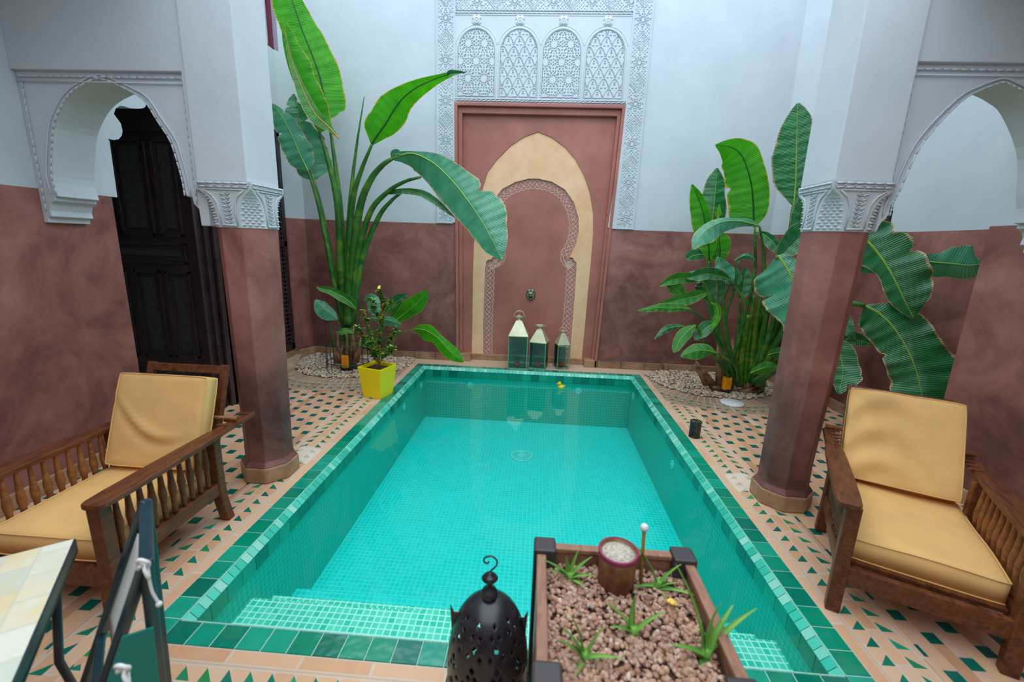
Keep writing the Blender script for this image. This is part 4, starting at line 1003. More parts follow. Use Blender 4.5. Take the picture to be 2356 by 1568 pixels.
def bow(P, s=1.0):
    f = MB(); P = Vector(P); mw = mc.matrix_basis
    L = lambda *q: [P+Vector((a*s, b*s, c*s)) for a, b, c in q]
    f.tube(spline(L((0, 0, 0), (-.015, -.02, .03), (.01, -.03, .05), (.03, -.02, .03), (0, 0, 0)), 22), .0075*s, 8)
    f.tube(spline(L((0, 0, 0), (.02, -.03, .01), (.035, -.035, -.02), (.02, -.02, -.03), (0, 0, 0)), 20), .007*s, 8)
    f.ball(P, .013*s, 10)
    f.tube(spline(L((0, 0, 0), (.012, -.012, -.05), (.02, -.015, -.11), (.035, -.012, -.16)), 14), .0055*s, 8); f.ball(L((.036, -.012, -.165))[0], .012*s, 10)
    f.tube(spline(L((0, 0, 0), (-.03, 0, -.01), (-.05, .01, -.03)), 8), .008*s, 8)
    return f
mi_ = Matrix.Translation(mc.location).inverted()
for (a, b, Y_) in ((338, 1300, .855), (292, 1538, .72)):
    f = bow(at(a, b, Y_), .62); f.v = [tuple(mi_ @ Vector(q)) for q in f.v]; f.build('cord_tie', ROPE, mc)

# ------------------------------------------------------------------ planter with aloes
pt = thing('wooden_planter', (.30, 1.07, 0), 'square dark wooden planter box on legs at the near edge of the pool', 'planter')
PX0, PX1, PY0, PY1 = .030, .572, .805, 1.345
for x in (PX0, PX1-.075):
    for y in (PY0, PY1-.075):
        f = MB(); f.box((x, y, 0), (x+.075, y+.075, .70)); wb(f, 'leg', POST, pt, bevel=.008)
f = MB()
f.box((PX0+.012, PY0+.07, .36), (PX0+.032, PY1-.07, .675)); f.box((PX1-.032, PY0+.07, .36), (PX1-.012, PY1-.07, .675)); f.box((PX0+.07, PY1-.032, .36), (PX1-.07, PY1-.012, .675)); f.box((PX0+.07, PY0+.012, .36), (PX1-.07, PY0+.032, .675)); f.box((PX0+.03, PY0+.03, .36), (PX1-.03, PY1-.03, .38))
wb(f, 'box_side', WOODP, pt, bevel=.003)
f = MB()
f.box((PX0+.01, PY0+.07, .668), (PX0+.042, PY1-.07, .686)); f.box((PX1-.042, PY0+.07, .668), (PX1-.01, PY1-.07, .686)); f.box((PX0+.07, PY1-.042, .668), (PX1-.07, PY1-.01, .686)); f.box((PX0+.07, PY0+.01, .668), (PX1-.07, PY0+.042, .686))
wb(f, 'top_rail', WOODP, pt, bevel=.004)
f = MB(); f.box((PX0+.03, PY0+.03, .38), (PX1-.03, PY1-.03, .615)); wb(f, 'soil', SOIL, pt)
def pebbles(name, mt, pts, rmin, rmax, label, cat):
    f = MB()
    for x, y, z in pts:
        r = R.uniform(rmin, rmax); M = Matrix.Rotation(R.uniform(0, 6.3), 3, 'Z') @ Matrix.Rotation(R.uniform(-.5, .5), 3, 'X') @ Matrix.Diagonal((R.uniform(.8, 1.5), R.uniform(.7, 1.1), R.uniform(.5, .85))).to_3x3()
        f.lathe([(r*.01, -r), (r*.75, -r*.6), (r, 0), (r*.72, r*.65), (r*.01, r)], 6, (x, y, z+r*.3), M=M, smooth=True)
    o = f.build(name, mt); return tag(o, label, cat, kind='stuff')
pts = [(R.uniform(PX0+.045, PX1-.045), R.uniform(PY0+.045, PY1-.045), .615+R.uniform(0, .014)) for _ in range(2300)]
pebbles('clay_pebbles', CLAY, pts, .006, .0105, 'reddish clay pebbles filling the wooden planter', 'pebbles')
def blade(mb, b, t_, w, bend=.25, th=.35):
    b = Vector(b); t_ = Vector(t_); d = t_-b; L = d.length; k = 9
    side = d.cross(Vector((0, 0, 1)))
    if side.length < .01: side = Vector((1, 0, 0))
    side.normalize(); nrm = side.cross(d).normalized()
    if nrm.z < 0: nrm = -nrm
    vs = []
    for i in range(k+1):
        s = i/k; p = b+d*s+nrm*(bend*L*(s-s*s)); ww = w*(1-s)**.75*(1 if s > .1 else .8)+.0008
        vs += [p-side*ww+nrm*ww*.35, p-nrm*ww*th, p+side*ww+nrm*ww*.35, p+nrm*ww*.05]
    fs = [(i*4+j, i*4+(j+1) % 4, i*4+4+(j+1) % 4, i*4+4+j) for i in range(k) for j in range(4)]+[(3, 2, 1, 0), (k*4, k*4+1, k*4+2, k*4+3)]
    mb.add(vs, fs, True)
AL = [((1310, 1330), [(1241, 1284, -.03), (1333, 1262, .02), (1363, 1279, .02), (1302, 1279, -.03), (1262, 1312, -.05), (1373, 1324, -.03), (1345, 1351, -.06), (1298, 1380, -.06)], 'small aloe in the far corner of the planter between lantern and tin'),
      ((1512, 1350), [(1462, 1253, .0), (1568, 1297, .0), (1603, 1370, -.05), (1532, 1377, -.05), (1457, 1350, -.03), (1537, 1333, .0), (1560, 1340, -.02)], 'small aloe growing right behind the rusty tin with the ball tipped stick'),
      ((1457, 1458), [(1394, 1385, 0), (1462, 1368, .0), (1533, 1405, 0), (1490, 1545, -.08), (1403, 1441, -.03), (1440, 1500, -.05)], 'aloe with star shaped leaves in the middle of the planter'),
      ((1345, 1516), [(1309, 1406, 0), (1391, 1441, 0), (1290, 1438, 0), (1432, 1514, -.03), (1283, 1470, -.03), (1320, 1560, -.06)], 'aloe with upright leaves at the lantern side of the planter'),
      ((1624, 1510), [(1554, 1295, .05), (1687, 1391, .05), (1742, 1398, .05), (1660, 1385, .0), (1544, 1483, -.03), (1662, 1580, -.06), (1596, 1580, -.06), (1640, 1420, .03)], 'largest and palest aloe at the pool corner of the planter')]
for (bx, by), tips, lab in AL:
    b = atz(bx, by, .625); t = thing('aloe_plant', b, lab, 'aloe', 'aloes in the wooden planter')
    for a, c, dy in tips:
        f = MB(); blade(f, b+Vector((R.uniform(-.006, .006), R.uniform(-.006, .006), 0)), at(a, c, b.y+dy), .011 if bx != 1624 else .014, .22); wb(f, 'leaf', ALOE, t)
    f = MB(); f.tube([b-Vector((0, 0, .02)), b+Vector((0, 0, .025))], .012, 8); wb(f, 'stem', ALOE, t)
b = atz(1421, 1366, .625)+Vector((0, .045, 0)); tn = thing('rusty_tin', b, 'rusty tin filled with grey sand standing among the aloes', 'tin')
RT = .062
f = MB(); f.lathe([(RT*.93, -.005), (RT*.95, .05), (RT, .125), (RT-.006, .125), (RT-.008, .10)], 32); f.build('can', RUST, tn)
f = MB(); f.lathe([(RT+.0005, .112), (RT+.002, .120), (RT+.002, .127), (RT-.004, .127)], 32, caps=False); f.build('rim_band', mat('pink_rim', (.30, .03, .10), .5), tn)
f = MB(); f.lathe([(RT-.007, .08), (RT-.007, .116), (RT*.5, .120), (.001, .122)], 32); f.build('sand', SAND, tn)
q = Vector((.383, 1.24, .61)); sk_ = thing('ball_tipped_stick', q, 'thin brown stick with a white ball on its tip in the planter', 'garden stick')
f = MB(); f.tube([(0, 0, 0), (-.003, 0, .1), (-.008, 0, .215)], .006, 8); f.build('stick', mat('mossy_stick', (.28, .18, .02), .6), sk_)
f = MB(); f.ball((-.008, 0, .225), .0135, 14); f.build('ball', WHITE, sk_)
q = atz(1545, 1392, .635); f = MB()
for k in range(4): a = k*1.5; f.ball(q+Vector((.007*math.cos(a), .007*math.sin(a), .008+.003*k)), .010, 8, (1, 1, .5))
tag(f.build('fallen_blossom', PETAL), 'small yellow fallen blossom on the clay pebbles', 'blossom')

# ------------------------------------------------------------------ black pierced lantern
bl = thing('pierced_lantern', (-.105, 1.15, 0), 'black pierced metal lantern with domed top and curled hook beside the planter', 'lantern')
prof = [(.128, .285), (.130, .31), (.131, .35), (.130, .39), (.127, .43), (.121, .47), (.111, .51), (.097, .545), (.078, .575), (.054, .597), (.030, .610), (.014, .615)]
P2 = [tuple(p) for p in spline([(a, b, 0) for a, b in prof], 66)]; P2 = [(a, b) for a, b, _ in P2]
NS = 150
holes = set()
def addhole(i, j, r=1):
    for di in range(-r, r+1):
        for dj in range(-r, r+1):
            if abs(di)+abs(dj) <= r+ (0 if r > 1 else 0): holes.add((i+di, (j+dj) % NS))
for sct in range(10):
    c0 = int(sct*NS/10)
    for (i, j) in ((10, 0), (13, -3), (13, 3), (16, 0), (20, -5), (20, 5), (24, -2), (24, 2), (28, 0), (33, -4), (33, 4), (37, 0), (42, -3), (42, 3), (47, 0), (5, -4), (5, 4)):
        addhole(i, c0+j, 1)
        if i in (16, 28, 37): addhole(i-1, c0+j, 1)
f = MB(); f.lathe(P2, NS, skip=lambda i, j: (i, j) in holes); o = f.build('dome', BLACK, bl)
so = o.modifiers.new('thick', 'SOLIDIFY'); so.thickness = .0025
f = MB(); f.lathe([(.128, .292), (.152, .262), (.150, .255), (.125, .285)], 8, smooth=False, rot=PI/8, caps=False); f.build('flared_collar', BLACK, bl, bevel=.002)
f = MB()
for k in range(8): a = PI/8+k*PI/4; f.tube([(.135*math.cos(a), .135*math.sin(a), .02), (.135*math.cos(a), .135*math.sin(a), .26)], .006, 6)
f.lathe([(.145, 0), (.145, .03), (.12, .035)], 8, smooth=False, rot=PI/8); f.lathe([(.14, .14), (.14, .15), (.13, .15), (.13, .14)], 8, smooth=False, rot=PI/8, caps=False); f.build('body', BLACK, bl, bevel=.002)
f = MB(); f.lathe([(.133, .035), (.133, .255)], 8, smooth=False, rot=PI/8, caps=False); f.build('glass_panes', GLASS, bl)
f = MB()
for a in (PI, 0):
    for s in (1,):
        ca = math.cos(a); f.prism([(ca*.118, .47), (ca*.124, .575), (ca*.112, .548), (ca*.092, .548)], 'y', -.002, .002); f.build('side_fin', BLACK, bl); f = MB()
pass
f = MB(); f.lathe([(.010, .605), (.026, .618), (.028, .630), (.022, .642), (.008, .652), (.007, .668), (.018, .674), (.026, .684), (.018, .694), (.006, .700), (.004, .706)], 20); f.build('finial', BLACK, bl)
f = MB(); f.tube(spline([(0, 0, .70), (.004, 0, .712), (.018, 0, .728), (.020, 0, .748), (.004, 0, .762), (-.016, 0, .756), (-.020, 0, .742), (-.010, 0, .735), (-.004, 0, .742)], 30), .0028, 8); f.build('hook', BLACK, bl)

# ------------------------------------------------------------------ three brass lanterns
def brass_lantern(x, y, w, hb, ht, htop, rz, label, up, opened=False):
    t = thing('brass_lantern', (x, y, 0), label, 'lantern', 'brass lanterns at the foot of the niche', rz); h = w/2; r = .010*w/.27+.003
    f = MB(); f.box((-h, -h, .0), (h, h, .012)); f.build('base', GBRASS, t, bevel=.003)
    f = MB()
    for a in (-1, 1):
        for b in (-1, 1): f.box((a*h-(r if a > 0 else 0), b*h-(r if b > 0 else 0), .01), (a*h+(r if a < 0 else 0), b*h+(r if b < 0 else 0), hb))
    for z in (.012, hb-r):
        for a in (-1, 1):
            f.box((-h, a*h-(r if a > 0 else 0), z), (h, a*h+(r if a < 0 else 0), z+r)); f.box((a*h-(r if a > 0 else 0), -h, z), (a*h+(r if a < 0 else 0), h, z+r))
    f.build('frame', GBRASS, t, bevel=.002)
    for k in range(4):
        if opened and k == 1: continue
        f = MB(); M = Matrix.Rotation(k*PI/2, 4, 'Z'); f.box((-h+r, -h+.003, .02), (h-r, -h+.006, hb-r), M); f.build('pane', TGLASS if k in (2,) else GLASS, t)
    f = MB(); c = w*.15; z1 = ht; e = h*1.03
    vs = [(-e, -e, hb), (e, -e, hb), (e, e, hb), (-e, e, hb), (-c, -c, z1), (c, -c, z1), (c, c, z1), (-c, c, z1), (-e, -e, hb-.008), (e, -e, hb-.008), (e, e, hb-.008), (-e, e, hb-.008)]
    f.add(vs, [(0, 1, 5, 4), (1, 2, 6, 5), (2, 3, 7, 6), (3, 0, 4, 7), (4, 5, 6, 7), (8, 9, 1, 0), (9, 10, 2, 1), (10, 11, 3, 2), (11, 8, 0, 3), (11, 10, 9, 8)]); f.build('roof', BRASS, t, bevel=.002)
    k = w/.27; f = MB(); f.lathe([(c*.95, z1-.002), (c*.7, z1+.015*k), (c*1.5, z1+.045*k), (c*1.55, z1+.052*k), (c*.3, z1+.068*k), (c*.15, z1+.078*k), (.001, z1+.08*k)], 8, smooth=False, rot=PI/8); f.build('cap', BRASS, t)
    f = MB(); R0 = w*.27
    if up: pts = [(R0*1.05*math.cos(a), .01, z1+.045*k+R0*1.15*max(0, math.sin(a))+.0) for a in [PI*i/18 for i in range(19)]]
    else: pts = [(R0*1.15*math.cos(a), R0*.8*math.sin(a), z1+.05*k+.01*math.sin(a)) for a in [PI*i/18 for i in range(19)]]
    f.tube(pts, .006*k, 8); f.build('handle', BRASS, t)
    if opened:
        f = MB(); M = Matrix.Translation((-h, -h, 0)) @ Matrix.Rotation(math.radians(-205), 4, 'Z')
        L_ = w-.01
        for z in (.02, hb-.02): f.box((0, -.004, z), (-L_, .004, z+.008), M)
        f.box((0, -.004, .02), (-.008, .004, hb-.012), M); f.box((-L_, -.004, .02), (-L_+.008, .004, hb-.012), M); f.build('hinged_door', GBRASS, t)
    return t
def candle(x, y, z, r, label):
    t = thing('round_candle', (x, y, z), label, 'candle', 'red ball candles inside the brass lanterns')
    f = MB(); f.ball((0, 0, r*.97), r, 20); f.build('wax_ball', RED, t)
    f = MB(); f.tube([(0, 0, r*1.9), (.002, 0, r*2.15)], .0015, 6); f.build('wick', BLACKP, t)
brass_lantern(-.232, 5.885, .265, .475, .675, .8, .03, 'tallest brass lantern with upright ring handle, nearest the planter bed', True)
brass_lantern(.062, 5.93, .235, .385, .555, .64, -.20, 'middle sized brass lantern with its handle folded down', False)
brass_lantern(.385, 5.985, .175, .35, .50, .6, .26, 'smallest brass lantern with its little glazed door standing open', True, True)
candle(-.235, 5.87, .012, .040, 'red ball candle inside the tallest brass lantern'); candle(.055, 5.91, .012, .040, 'red ball candle inside the middle sized brass lantern'); candle(.392, 5.975, .012, .036, 'red ball candle inside the smallest brass lantern')

# ------------------------------------------------------------------ yellow pot with shrub
A_ = atz(840, 915, 0); B_ = atz(888, 918, 0)
A_ = Vector((-1.826, 4.375, 0)); e = Vector((1, -.02, 0)).normalized(); wb0, wt0, hp = .225, .295, .345
yp = thing('yellow_pot', (-1.715, 4.49, 0), 'bright yellow square tapered pot at the pool edge', 'plant pot', rz=-.28)
f = MB()
def sq(w, z): return [(-w/2, -w/2, z), (w/2, -w/2, z), (w/2, w/2, z), (-w/2, w/2, z)]
loft(f, [sq(wb0, 0), sq(wt0-.004, hp-.03), sq(wt0, hp), sq(wt0-.03, hp), sq(wt0-.045, hp-.05)]); f.build('pot', YEL, yp, bevel=.006)
f = MB(); n = 14
loft(f, [sq(wt0-.05, hp-.07), sq(wt0-.04, hp-.035)]); f.build('soil', SOIL, yp)
sh = thing('potted_shrub', (-1.70, 4.50, hp-.04), 'yellow twigged shrub with small variegated leaves growing in the yellow pot', 'shrub')
st_ = MB(); lf = MB()
def tw(pts, r0, r1, nleaf, ysc=1):
    P = [Vector(p) for p in spline(pts, 16)]; st_.tube(P, [r0+(r1-r0)*i/15 for i in range(16)], 6)
    for k in range(int(nleaf*1.9)):
        s = R.uniform(.15, 1); i = min(14, int(s*15)); p = P[i].lerp(P[i+1], s*15-i) if s < 1 else P[15]
        a = R.uniform(0, 2*PI); el = R.uniform(-.3, .9); d = Vector((math.cos(a)*math.cos(el), math.sin(a)*math.cos(el), math.sin(el))); L_ = R.uniform(.032, .062); w_ = L_*.30
        sd = d.cross(Vector((0, 0, 1))).normalized(); up = sd.cross(d)
        lf.add([p, p+d*L_*.35+sd*w_+up*.003, p+d*L_*.75+sd*w_*.8+up*.003, p+d*L_, p+d*L_*.75-sd*w_*.8+up*.003, p+d*L_*.35-sd*w_+up*.003, p+d*L_*.5], [(0, 1, 6), (1, 2, 6), (2, 3, 6), (3, 4, 6), (4, 5, 6), (5, 0, 6)])
bs = sh.location; 
def Q(px, py, dy=0): return at(px, py, 4.50+dy)
root = Q(872, 838)
tw([root, Q(874, 800, .02), Q(878, 745, .04), Q(882, 700, .02), Q(870, 665, 0)], .009, .003, 130)
tw([root, Q(862, 800, -.03), Q(848, 760, -.05), Q(838, 712, -.05)], .007, .003, 80)
tw([root, Q(855, 810, .05), Q(835, 775, .05), Q(820, 750, .05)], .006, .003, 70)
tw([root, Q(888, 808, .03), Q(905, 775, .05), Q(915, 755, .05)], .006, .003, 80)
tw([root, Q(860, 815, -.08), Q(850, 790, -.10), Q(842, 800, -.12)], .005, .002, 70)
tw([root, Q(890, 812, -.06), Q(903, 800, -.08), Q(898, 815, -.1)], .005, .002, 70)
tw([Q(878, 745, .04), Q(862, 715, 0), Q(858, 690, 0)], .005, .002, 60)
tw([Q(880, 720, .02), Q(900, 690, 0), Q(905, 720, .0)], .004, .002, 30)
wb(st_, 'twigs', YSTEM, sh); wb(lf, 'foliage', SHRUB, sh, recalc=False)

# ------------------------------------------------------------------ gravel beds, slabs, lamps, cover, cable
def bed(name, sx, label):
    c = Vector((sx*2.5 if sx < 0 else 2.323, 5.77, 0)); pts = []
    lim = (-3.24, 3.18)
    while len(pts) < 2600:
        a = R.uniform(0, 2*PI); r = .80*math.sqrt(R.random()); x = c.x+r*math.cos(a); y = c.y+r*math.sin(a)
        if y > W-.04 or x < lim[0] or x > lim[1]: continue
        if sx < 0 and (x+3.25)*.60-(y-5.2)*-.45 < .0: continue
        if sx < 0 and (x > -1.72): continue
        if y > 5.86 and abs(x) < 1.72: continue
        if sx > 0 and (x-2.275)**2+(y-4.87)**2 < .15**2: continue
        pts.append((x, y, .004+R.uniform(0, .012)))
    f = MB(); f.lathe([(.80, 0), (.79, .004), (.001, .005)], 40, (c.x, c.y, 0))
    return pebbles(name, PEB, pts, .011, .020, label, 'gravel')
bed('gravel', -1, 'pale gravel bed around the tall plant beside the yellow pot')
bed('gravel', 1, 'pale gravel bed around the leafy plant next to the round white cover')
f = MB(); f.prism([(-3.40, 5.00), (-3.12, 5.0), (-3.10, 5.25), (-3.33, 5.84), (-3.40, 5.84)], 'z', 0, .045); tag(f.build('stone_slab', STONE, bevel=.006), 'thin pale stone slab leaning at the corner of the gravel bed', 'stone slab')
def lamp(px, py, label):
    p = atz(px, py, 0); t = thing('garden_lamp', p, label, 'garden lamp', 'amber garden lamps at the plant bases', .15)
    f = MB(); f.lathe([(.050, 0), (.050, .02), (.060, .035), (.072, .05), (.074, .058), (.05, .060)], 20); f.build('base', BLACKP, t)
    f = MB(); f.box((-.045, -.045, .058), (.045, .045, .215)); 
    f.build('lamp_body', AMBER, t, bevel=.006)
    f = MB()
    for k in (0, 1):
        for r in (.012, .024): f.lathe([(r, 0), (r+.003, .004), (r+.006, 0)], 20, caps=False, c=(0, -.045, .105+k*.062), M=Matrix.Rotation(PI/2, 3, 'X'))
    for k in range(3): f.box((-.046, -.0475, .062+k*.070), (.046, -.044, .066+k*.070))
    f.build('front_relief', mat('amber_relief', (.80, .28, .004), .4), t)
lamp(797, 853, 'amber garden lamp at the foot of the tall plant'); lamp(1667, 904, 'amber garden lamp in front of the leafy plant stems')
p = atz(1684, 928, 0); f = MB(); f.lathe([(.125, 0), (.128, .012), (.120, .022), (.001, .024)], 36, p); tag(f.build('round_cover', ENAM), 'round white enamel cover with rust stains lying on the tiles', 'cover plate')
# pierced black candle cup
p = atz(1597, 1004, 0); cp = thing('pierced_cup', p, 'small black pierced metal candle cup at the pool edge', 'candle holder')
prof = [(.050, .004+.15*i/30) for i in range(31)]; hs = set()
for i in range(3, 28, 3):
    if i in (12, 21): continue
    for j in range(0, 72, 4): hs.add((i, (j+(i % 2)*2) % 72)); hs.add((i+1, (j+(i % 2)*2) % 72))
f = MB(); f.lathe(prof, 72, skip=lambda i, j: (i, j) in hs); f.build('cup_wall', BLACK, cp)
f = MB(); f.lathe([(.050, 0), (.052, .004), (.050, .008), (.001, .006)], 30); f.build('base', BLACK, cp); f = MB(); f.tube([(.051*math.cos(a), .051*math.sin(a), .154) for a in [2*PI*i/30 for i in range(31)]], .003, 6); f.build('rim', BLACK, cp)
CAB = mat('grey_cable', (.30, .27, .27), .5); CABD = mat('mauve_cable', (.09, .05, .06), .5)
f = MB(); f.tube(spline([(-3.40, 5.60, .135), (-3.385, 5.80, .12), (-3.22, 6.05, .125), (-2.2, 6.06, .13), (-1.2, 6.055, .118), (-1.12, 6.055, .118)], 40), .007, 6)
tag(f.build('wall_cable', CABD), 'thin dark cable running along the skirting behind the tall plant', 'cable')
f = MB(); f.tube(spline([(.93, 6.055, .118), (1.5, 6.055, .125), (1.80, 6.05, .12), (1.83, 6.045, .02)], 40), .007, 6)
tag(f.build('wall_cable', CABD), 'thin dark cable dropping down the skirting between niche and leafy plant', 'cable')
f = MB(); f.tube(spline([(-3.12, 6.03, .12), (-3.02, 5.95, .10), (-2.95, 5.80, .05), (-2.98, 5.68, .02), (-3.05, 5.62, .01)], 24), .010, 8)
tag(f.build('grey_hose', CAB), 'grey flexible hose curving from the wall into the gravel', 'hose')

# ------------------------------------------------------------------ iron plant support
IR = mat('dark_green_iron', (.012, .04, .035), .45)
ws = thing('plant_support', at(800, 800, 5.25)*1.0, 'low wrought iron guard with scrolled tops around the tall plant', 'plant guard'); ws.location.z = 0
cx_, cy_ = -2.43, 5.33; f = MB()
for k in range(12):
    a = 2*PI*k/12; x = cx_+.27*math.cos(a); y = cy_+.20*math.sin(a); hgt = .62 if k % 3 == 0 else .42
    f.tube([(x, y, .0), (x, y, hgt)], .004, 6)
    if k % 3 == 0: f.tube(spline([(x, y, hgt), (x+.012, y, hgt+.03), (x+.035, y, hgt+.03), (x+.035, y, hgt+.005), (x+.018, y, hgt+.008)], 14), .004, 6)
for z in (.12, .36): f.tube([(cx_+.27*math.cos(2*PI*k/36), cy_+.20*math.sin(2*PI*k/36), z) for k in range(37)], .0045, 6)
wb(f, 'guard_ring', IR, ws)

# ------------------------------------------------------------------ big leafed plants
def depth(P): return (Vector(P)-CO).dot(CF)
def leaf(plant, nodes, mt, rib=RIBM, fold=.25, curl=0., tilt=0., rip=.02, rag=.03, tears=(), n=46, ribr=1.6, label=None, seed=None):
    rr = random.Random(seed if seed is not None else int(nodes[0][0]*7+nodes[0][1]))
    P = spline([at(a, b, Y) for a, b, Y, _, _ in nodes], n)
    Wd = spline([(wl, wr, 0) for _, _, _, wl, wr in nodes], n)
    f = MB(); NV = 5; vs = []; uv = []; cl = [rr.uniform(0, 6) for _ in range(6)]
    slen = 0; prev = None; NZ = []; f1 = rr.uniform(16, 26); f2 = rr.uniform(44, 66)
    for i in range(n):
        p = Vector(P[i]); T_ = (Vector(P[min(i+1, n-1)])-Vector(P[max(i-1, 0)])).normalized(); V = (p-CO).normalized()
        L_ = T_.cross(V)
        if L_.length < .12 and prev is not None: L_ = prev
        L_.normalize(); prev = L_; N_ = T_.cross(L_).normalized()
        if N_.dot(V) > 0: N_ = -N_
        if i: slen += (p-Vector(P[i-1])).length
        k = depth(p)/FPX; s = i/(n-1)
        while len(NZ) <= i: NZ.append((rr.uniform(-1, 1), rr.uniform(-1, 1), rr.uniform(-1, 1), rr.uniform(-1, 1)))
        z0_ = NZ[i]; z1_ = NZ[max(0, i-1)]; z2_ = NZ[max(0, i-2)]
        for side, wpx in ((1, Wd[i][0]), (-1, Wd[i][1])):
            q_ = 0 if side == 1 else 1; nz = (z0_[q_]+z1_[q_]+z2_[q_])/3; w = max(0, wpx)*k*(1+rag*1.3*nz+rag*.6*math.sin(slen*f1+cl[0]*side))
            for (ts, tw_, tside, td) in tears:
                if tside == side: w *= 1-td*math.exp(-((s-ts)/tw_)**2)
            for j in (range(NV, 0, -1) if side == 1 else range(0, NV+1)):
                v = j/NV
                off = fold*v*w+curl*v*v*w+rip*v*v*w*(1.7*math.sin(slen*f1+cl[2]+side*1.3)+1.0*math.sin(slen*f2+cl[3]*side)+1.3*(z0_[q_+2]+z1_[q_+2]+z2_[q_+2])/3)
                q = p+L_*(side*v*w)+N_*off+V*(-tilt*side*v*w)
                vs.append(q); uv.append((slen, .5+side*v*.5))
    m_ = 2*NV+1
    fs = [(i*m_+j, i*m_+j+1, (i+1)*m_+j+1, (i+1)*m_+j) for i in range(n-1) for j in range(m_-1)]
    f.add(vs, fs, True, uv)
    o = wb(f, 'leaf', mt, plant, recalc=False)
    if label: o['label'] = label
    g = MB(); pts = [Vector(q) for q in P]
    V0 = [(p-CO).normalized()*(-.0015) for p in pts]
    g.tube([p+v for p, v in zip(pts, V0)], [max(.0012, ribr*(1-.8*i/(n-1))*depth(p)/FPX) for i, p in enumerate(pts)], 6)
    wb(g, 'midrib', rib, o)
    return o
def stalk(plant, pts, r0, r1, mt=STEM):
    P = spline([at(a, b, Y) for a, b, Y in pts], 26); k = depth(P[0])/FPX
    f = MB(); f.tube([Vector(q) for q in P], [(r0+(r1-r0)*i/25)*k for i in range(26)], 8); return wb(f, 'stalk', mt, plant)
def qc(v): return v
# left plant
g0 = atz(800, 806, 0); GP = thing('giant_bird_of_paradise', (-2.42, 5.38, 0), 'tall plant with paddle leaves on long stalks beside the yellow pot', 'plant')
Yb = 5.38
leaf(GP, [(755, 272, 5.42, 3, 3), (754, 264, 5.42, 20, 22), (750, 248, 5.42, 32, 43), (737, 180, 5.42, 50, 46), (716, 120, 5.40, 52, 44), (695, 68, 5.38, 46, 36), (672, 0, 5.34, 45, 22), (650, -60, 5.28, 30, 16), (636, -110, 5.2, 2, 2)], LBRIGHT, RIBD, fold=-.12, tilt=.15, ribr=2.4)
leaf(GP, [(736, 306, 5.24, 2, 30), (715, 266, 5.22, 4, 44), (697, 226, 5.20, 5, 46), (680, 184, 5.18, 6, 44), (666, 138, 5.17, 7, 42), (658, 95, 5.16, 7, 26), (655, 60, 5.16, 5, 12), (657, 42, 5.16, 1, 1)], LBRIGHT, mat('orange_rib', (.55, .22, .01), .5), fold=.5, curl=-.5, tilt=-.4, rip=.03, ribr=1.4)
leaf(GP, [(779, 318, 5.18, 1, 1), (764, 300, 5.17, 6, 5), (748, 284, 5.16, 14, 9), (725, 262, 5.14, 18, 12), (705, 225, 5.13, 17, 10), (688, 185, 5.13, 12, 6), (668, 130, 5.14, 6, 4), (657, 75, 5.15, 2, 2)], LMID, mat('orange_edge', (.75, .30, .01), .5), fold=.1, tilt=.3, ribr=1.8)
leaf(GP, [(855, 333, 5.2, 2, 2), (870, 309, 5.2, 36, 16), (888, 284, 5.2, 40, 30), (905, 255, 5.2, 38, 34), (925, 228, 5.2, 28, 28), (957, 202, 5.2, 16, 22), (1000, 182, 5.2, 8, 13), (1032, 171, 5.2, 4, 7), (1050, 167, 5.2, 3, 4), (1072, 166, 5.2, 1, 1)], LBRIGHT, RIBD, fold=-.35, tilt=.5, ribr=2.2)
leaf(GP, [(1028, 174, 5.18, 1, 1), (1035, 168, 5.17, 6, 4), (1050, 167, 5.17, 5, 4), (1072, 166, 5.17, .5, .5)], LDARK, RIBD, fold=.5)
leaf(GP, [(904, 364, 5.0, 10, 6), (925, 356, 4.96, 8, 22), (955, 354, 4.9, 6, 38), (1000, 377, 4.8, 26, 44), (1045, 421, 4.66, 42, 50), (1080, 466, 4.54, 58, 46), (1105, 503, 4.46, 64, 40), (1125, 538, 4.38, 46, 34), (1142, 570, 4.33, 26, 24), (1154, 598, 4.30, 4, 4)], LBLUE, RIBM, fold=-.22, tilt=.25, rip=.035, tears=((.53, .018, 1, .42),), ribr=2.2)
leaf(GP, [(903, 362, 5.0, 3, 3), (906, 353, 4.98, 7, 7), (914, 350, 4.97, 7, 6), (921, 352, 4.96, 4, 3)], LBLUE, fold=.6)
leaf(GP, [(886, 443, 5.1, 2, 3), (905, 440, 5.08, 4, 7), (935, 438, 5.02, 5, 8), (970, 447, 4.95, 10, 6), (1000, 464, 4.88, 10, 6), (1030, 487, 4.8, 5, 4), (1046, 500, 4.75, 1, 1)], LDARK, mat('olive_rib', (.20, .22, .02), .5), fold=.3, tilt=-.3)
leaf(GP, [(709, 394, 5.25, 2, 2), (700, 375, 5.24, 25, 24), (688, 350, 5.22, 32, 30), (672, 312, 5.20, 32, 26), (655, 278, 5.18, 26, 20), (640, 255, 5.17, 16, 10), (622, 238, 5.16, 2, 2)], LBLUE, RIBM, fold=-.15, tilt=-.2, rip=.06, rag=.06, tears=((.55, .012, 1, .5), (.78, .012, -1, .5)), ribr=1.8)
leaf(GP, [(722, 414, 5.45, 4, 6), (716, 395, 5.45, 30, 42), (706, 355, 5.44, 30, 50), (696, 318, 5.43, 28, 46), (690, 285, 5.42, 30, 26), (682, 250, 5.40, 26, 16), (678, 232, 5.4, 14, 8), (676, 216, 5.4, 2, 2)], LBLUE, RIBM, fold=-.1, rip=.07, rag=.08, tears=((.35, .01, -1, .35), (.60, .01, -1, .5), (.75, .015, 1, .5), (.85, .02, -1, .6)), ribr=1.6)
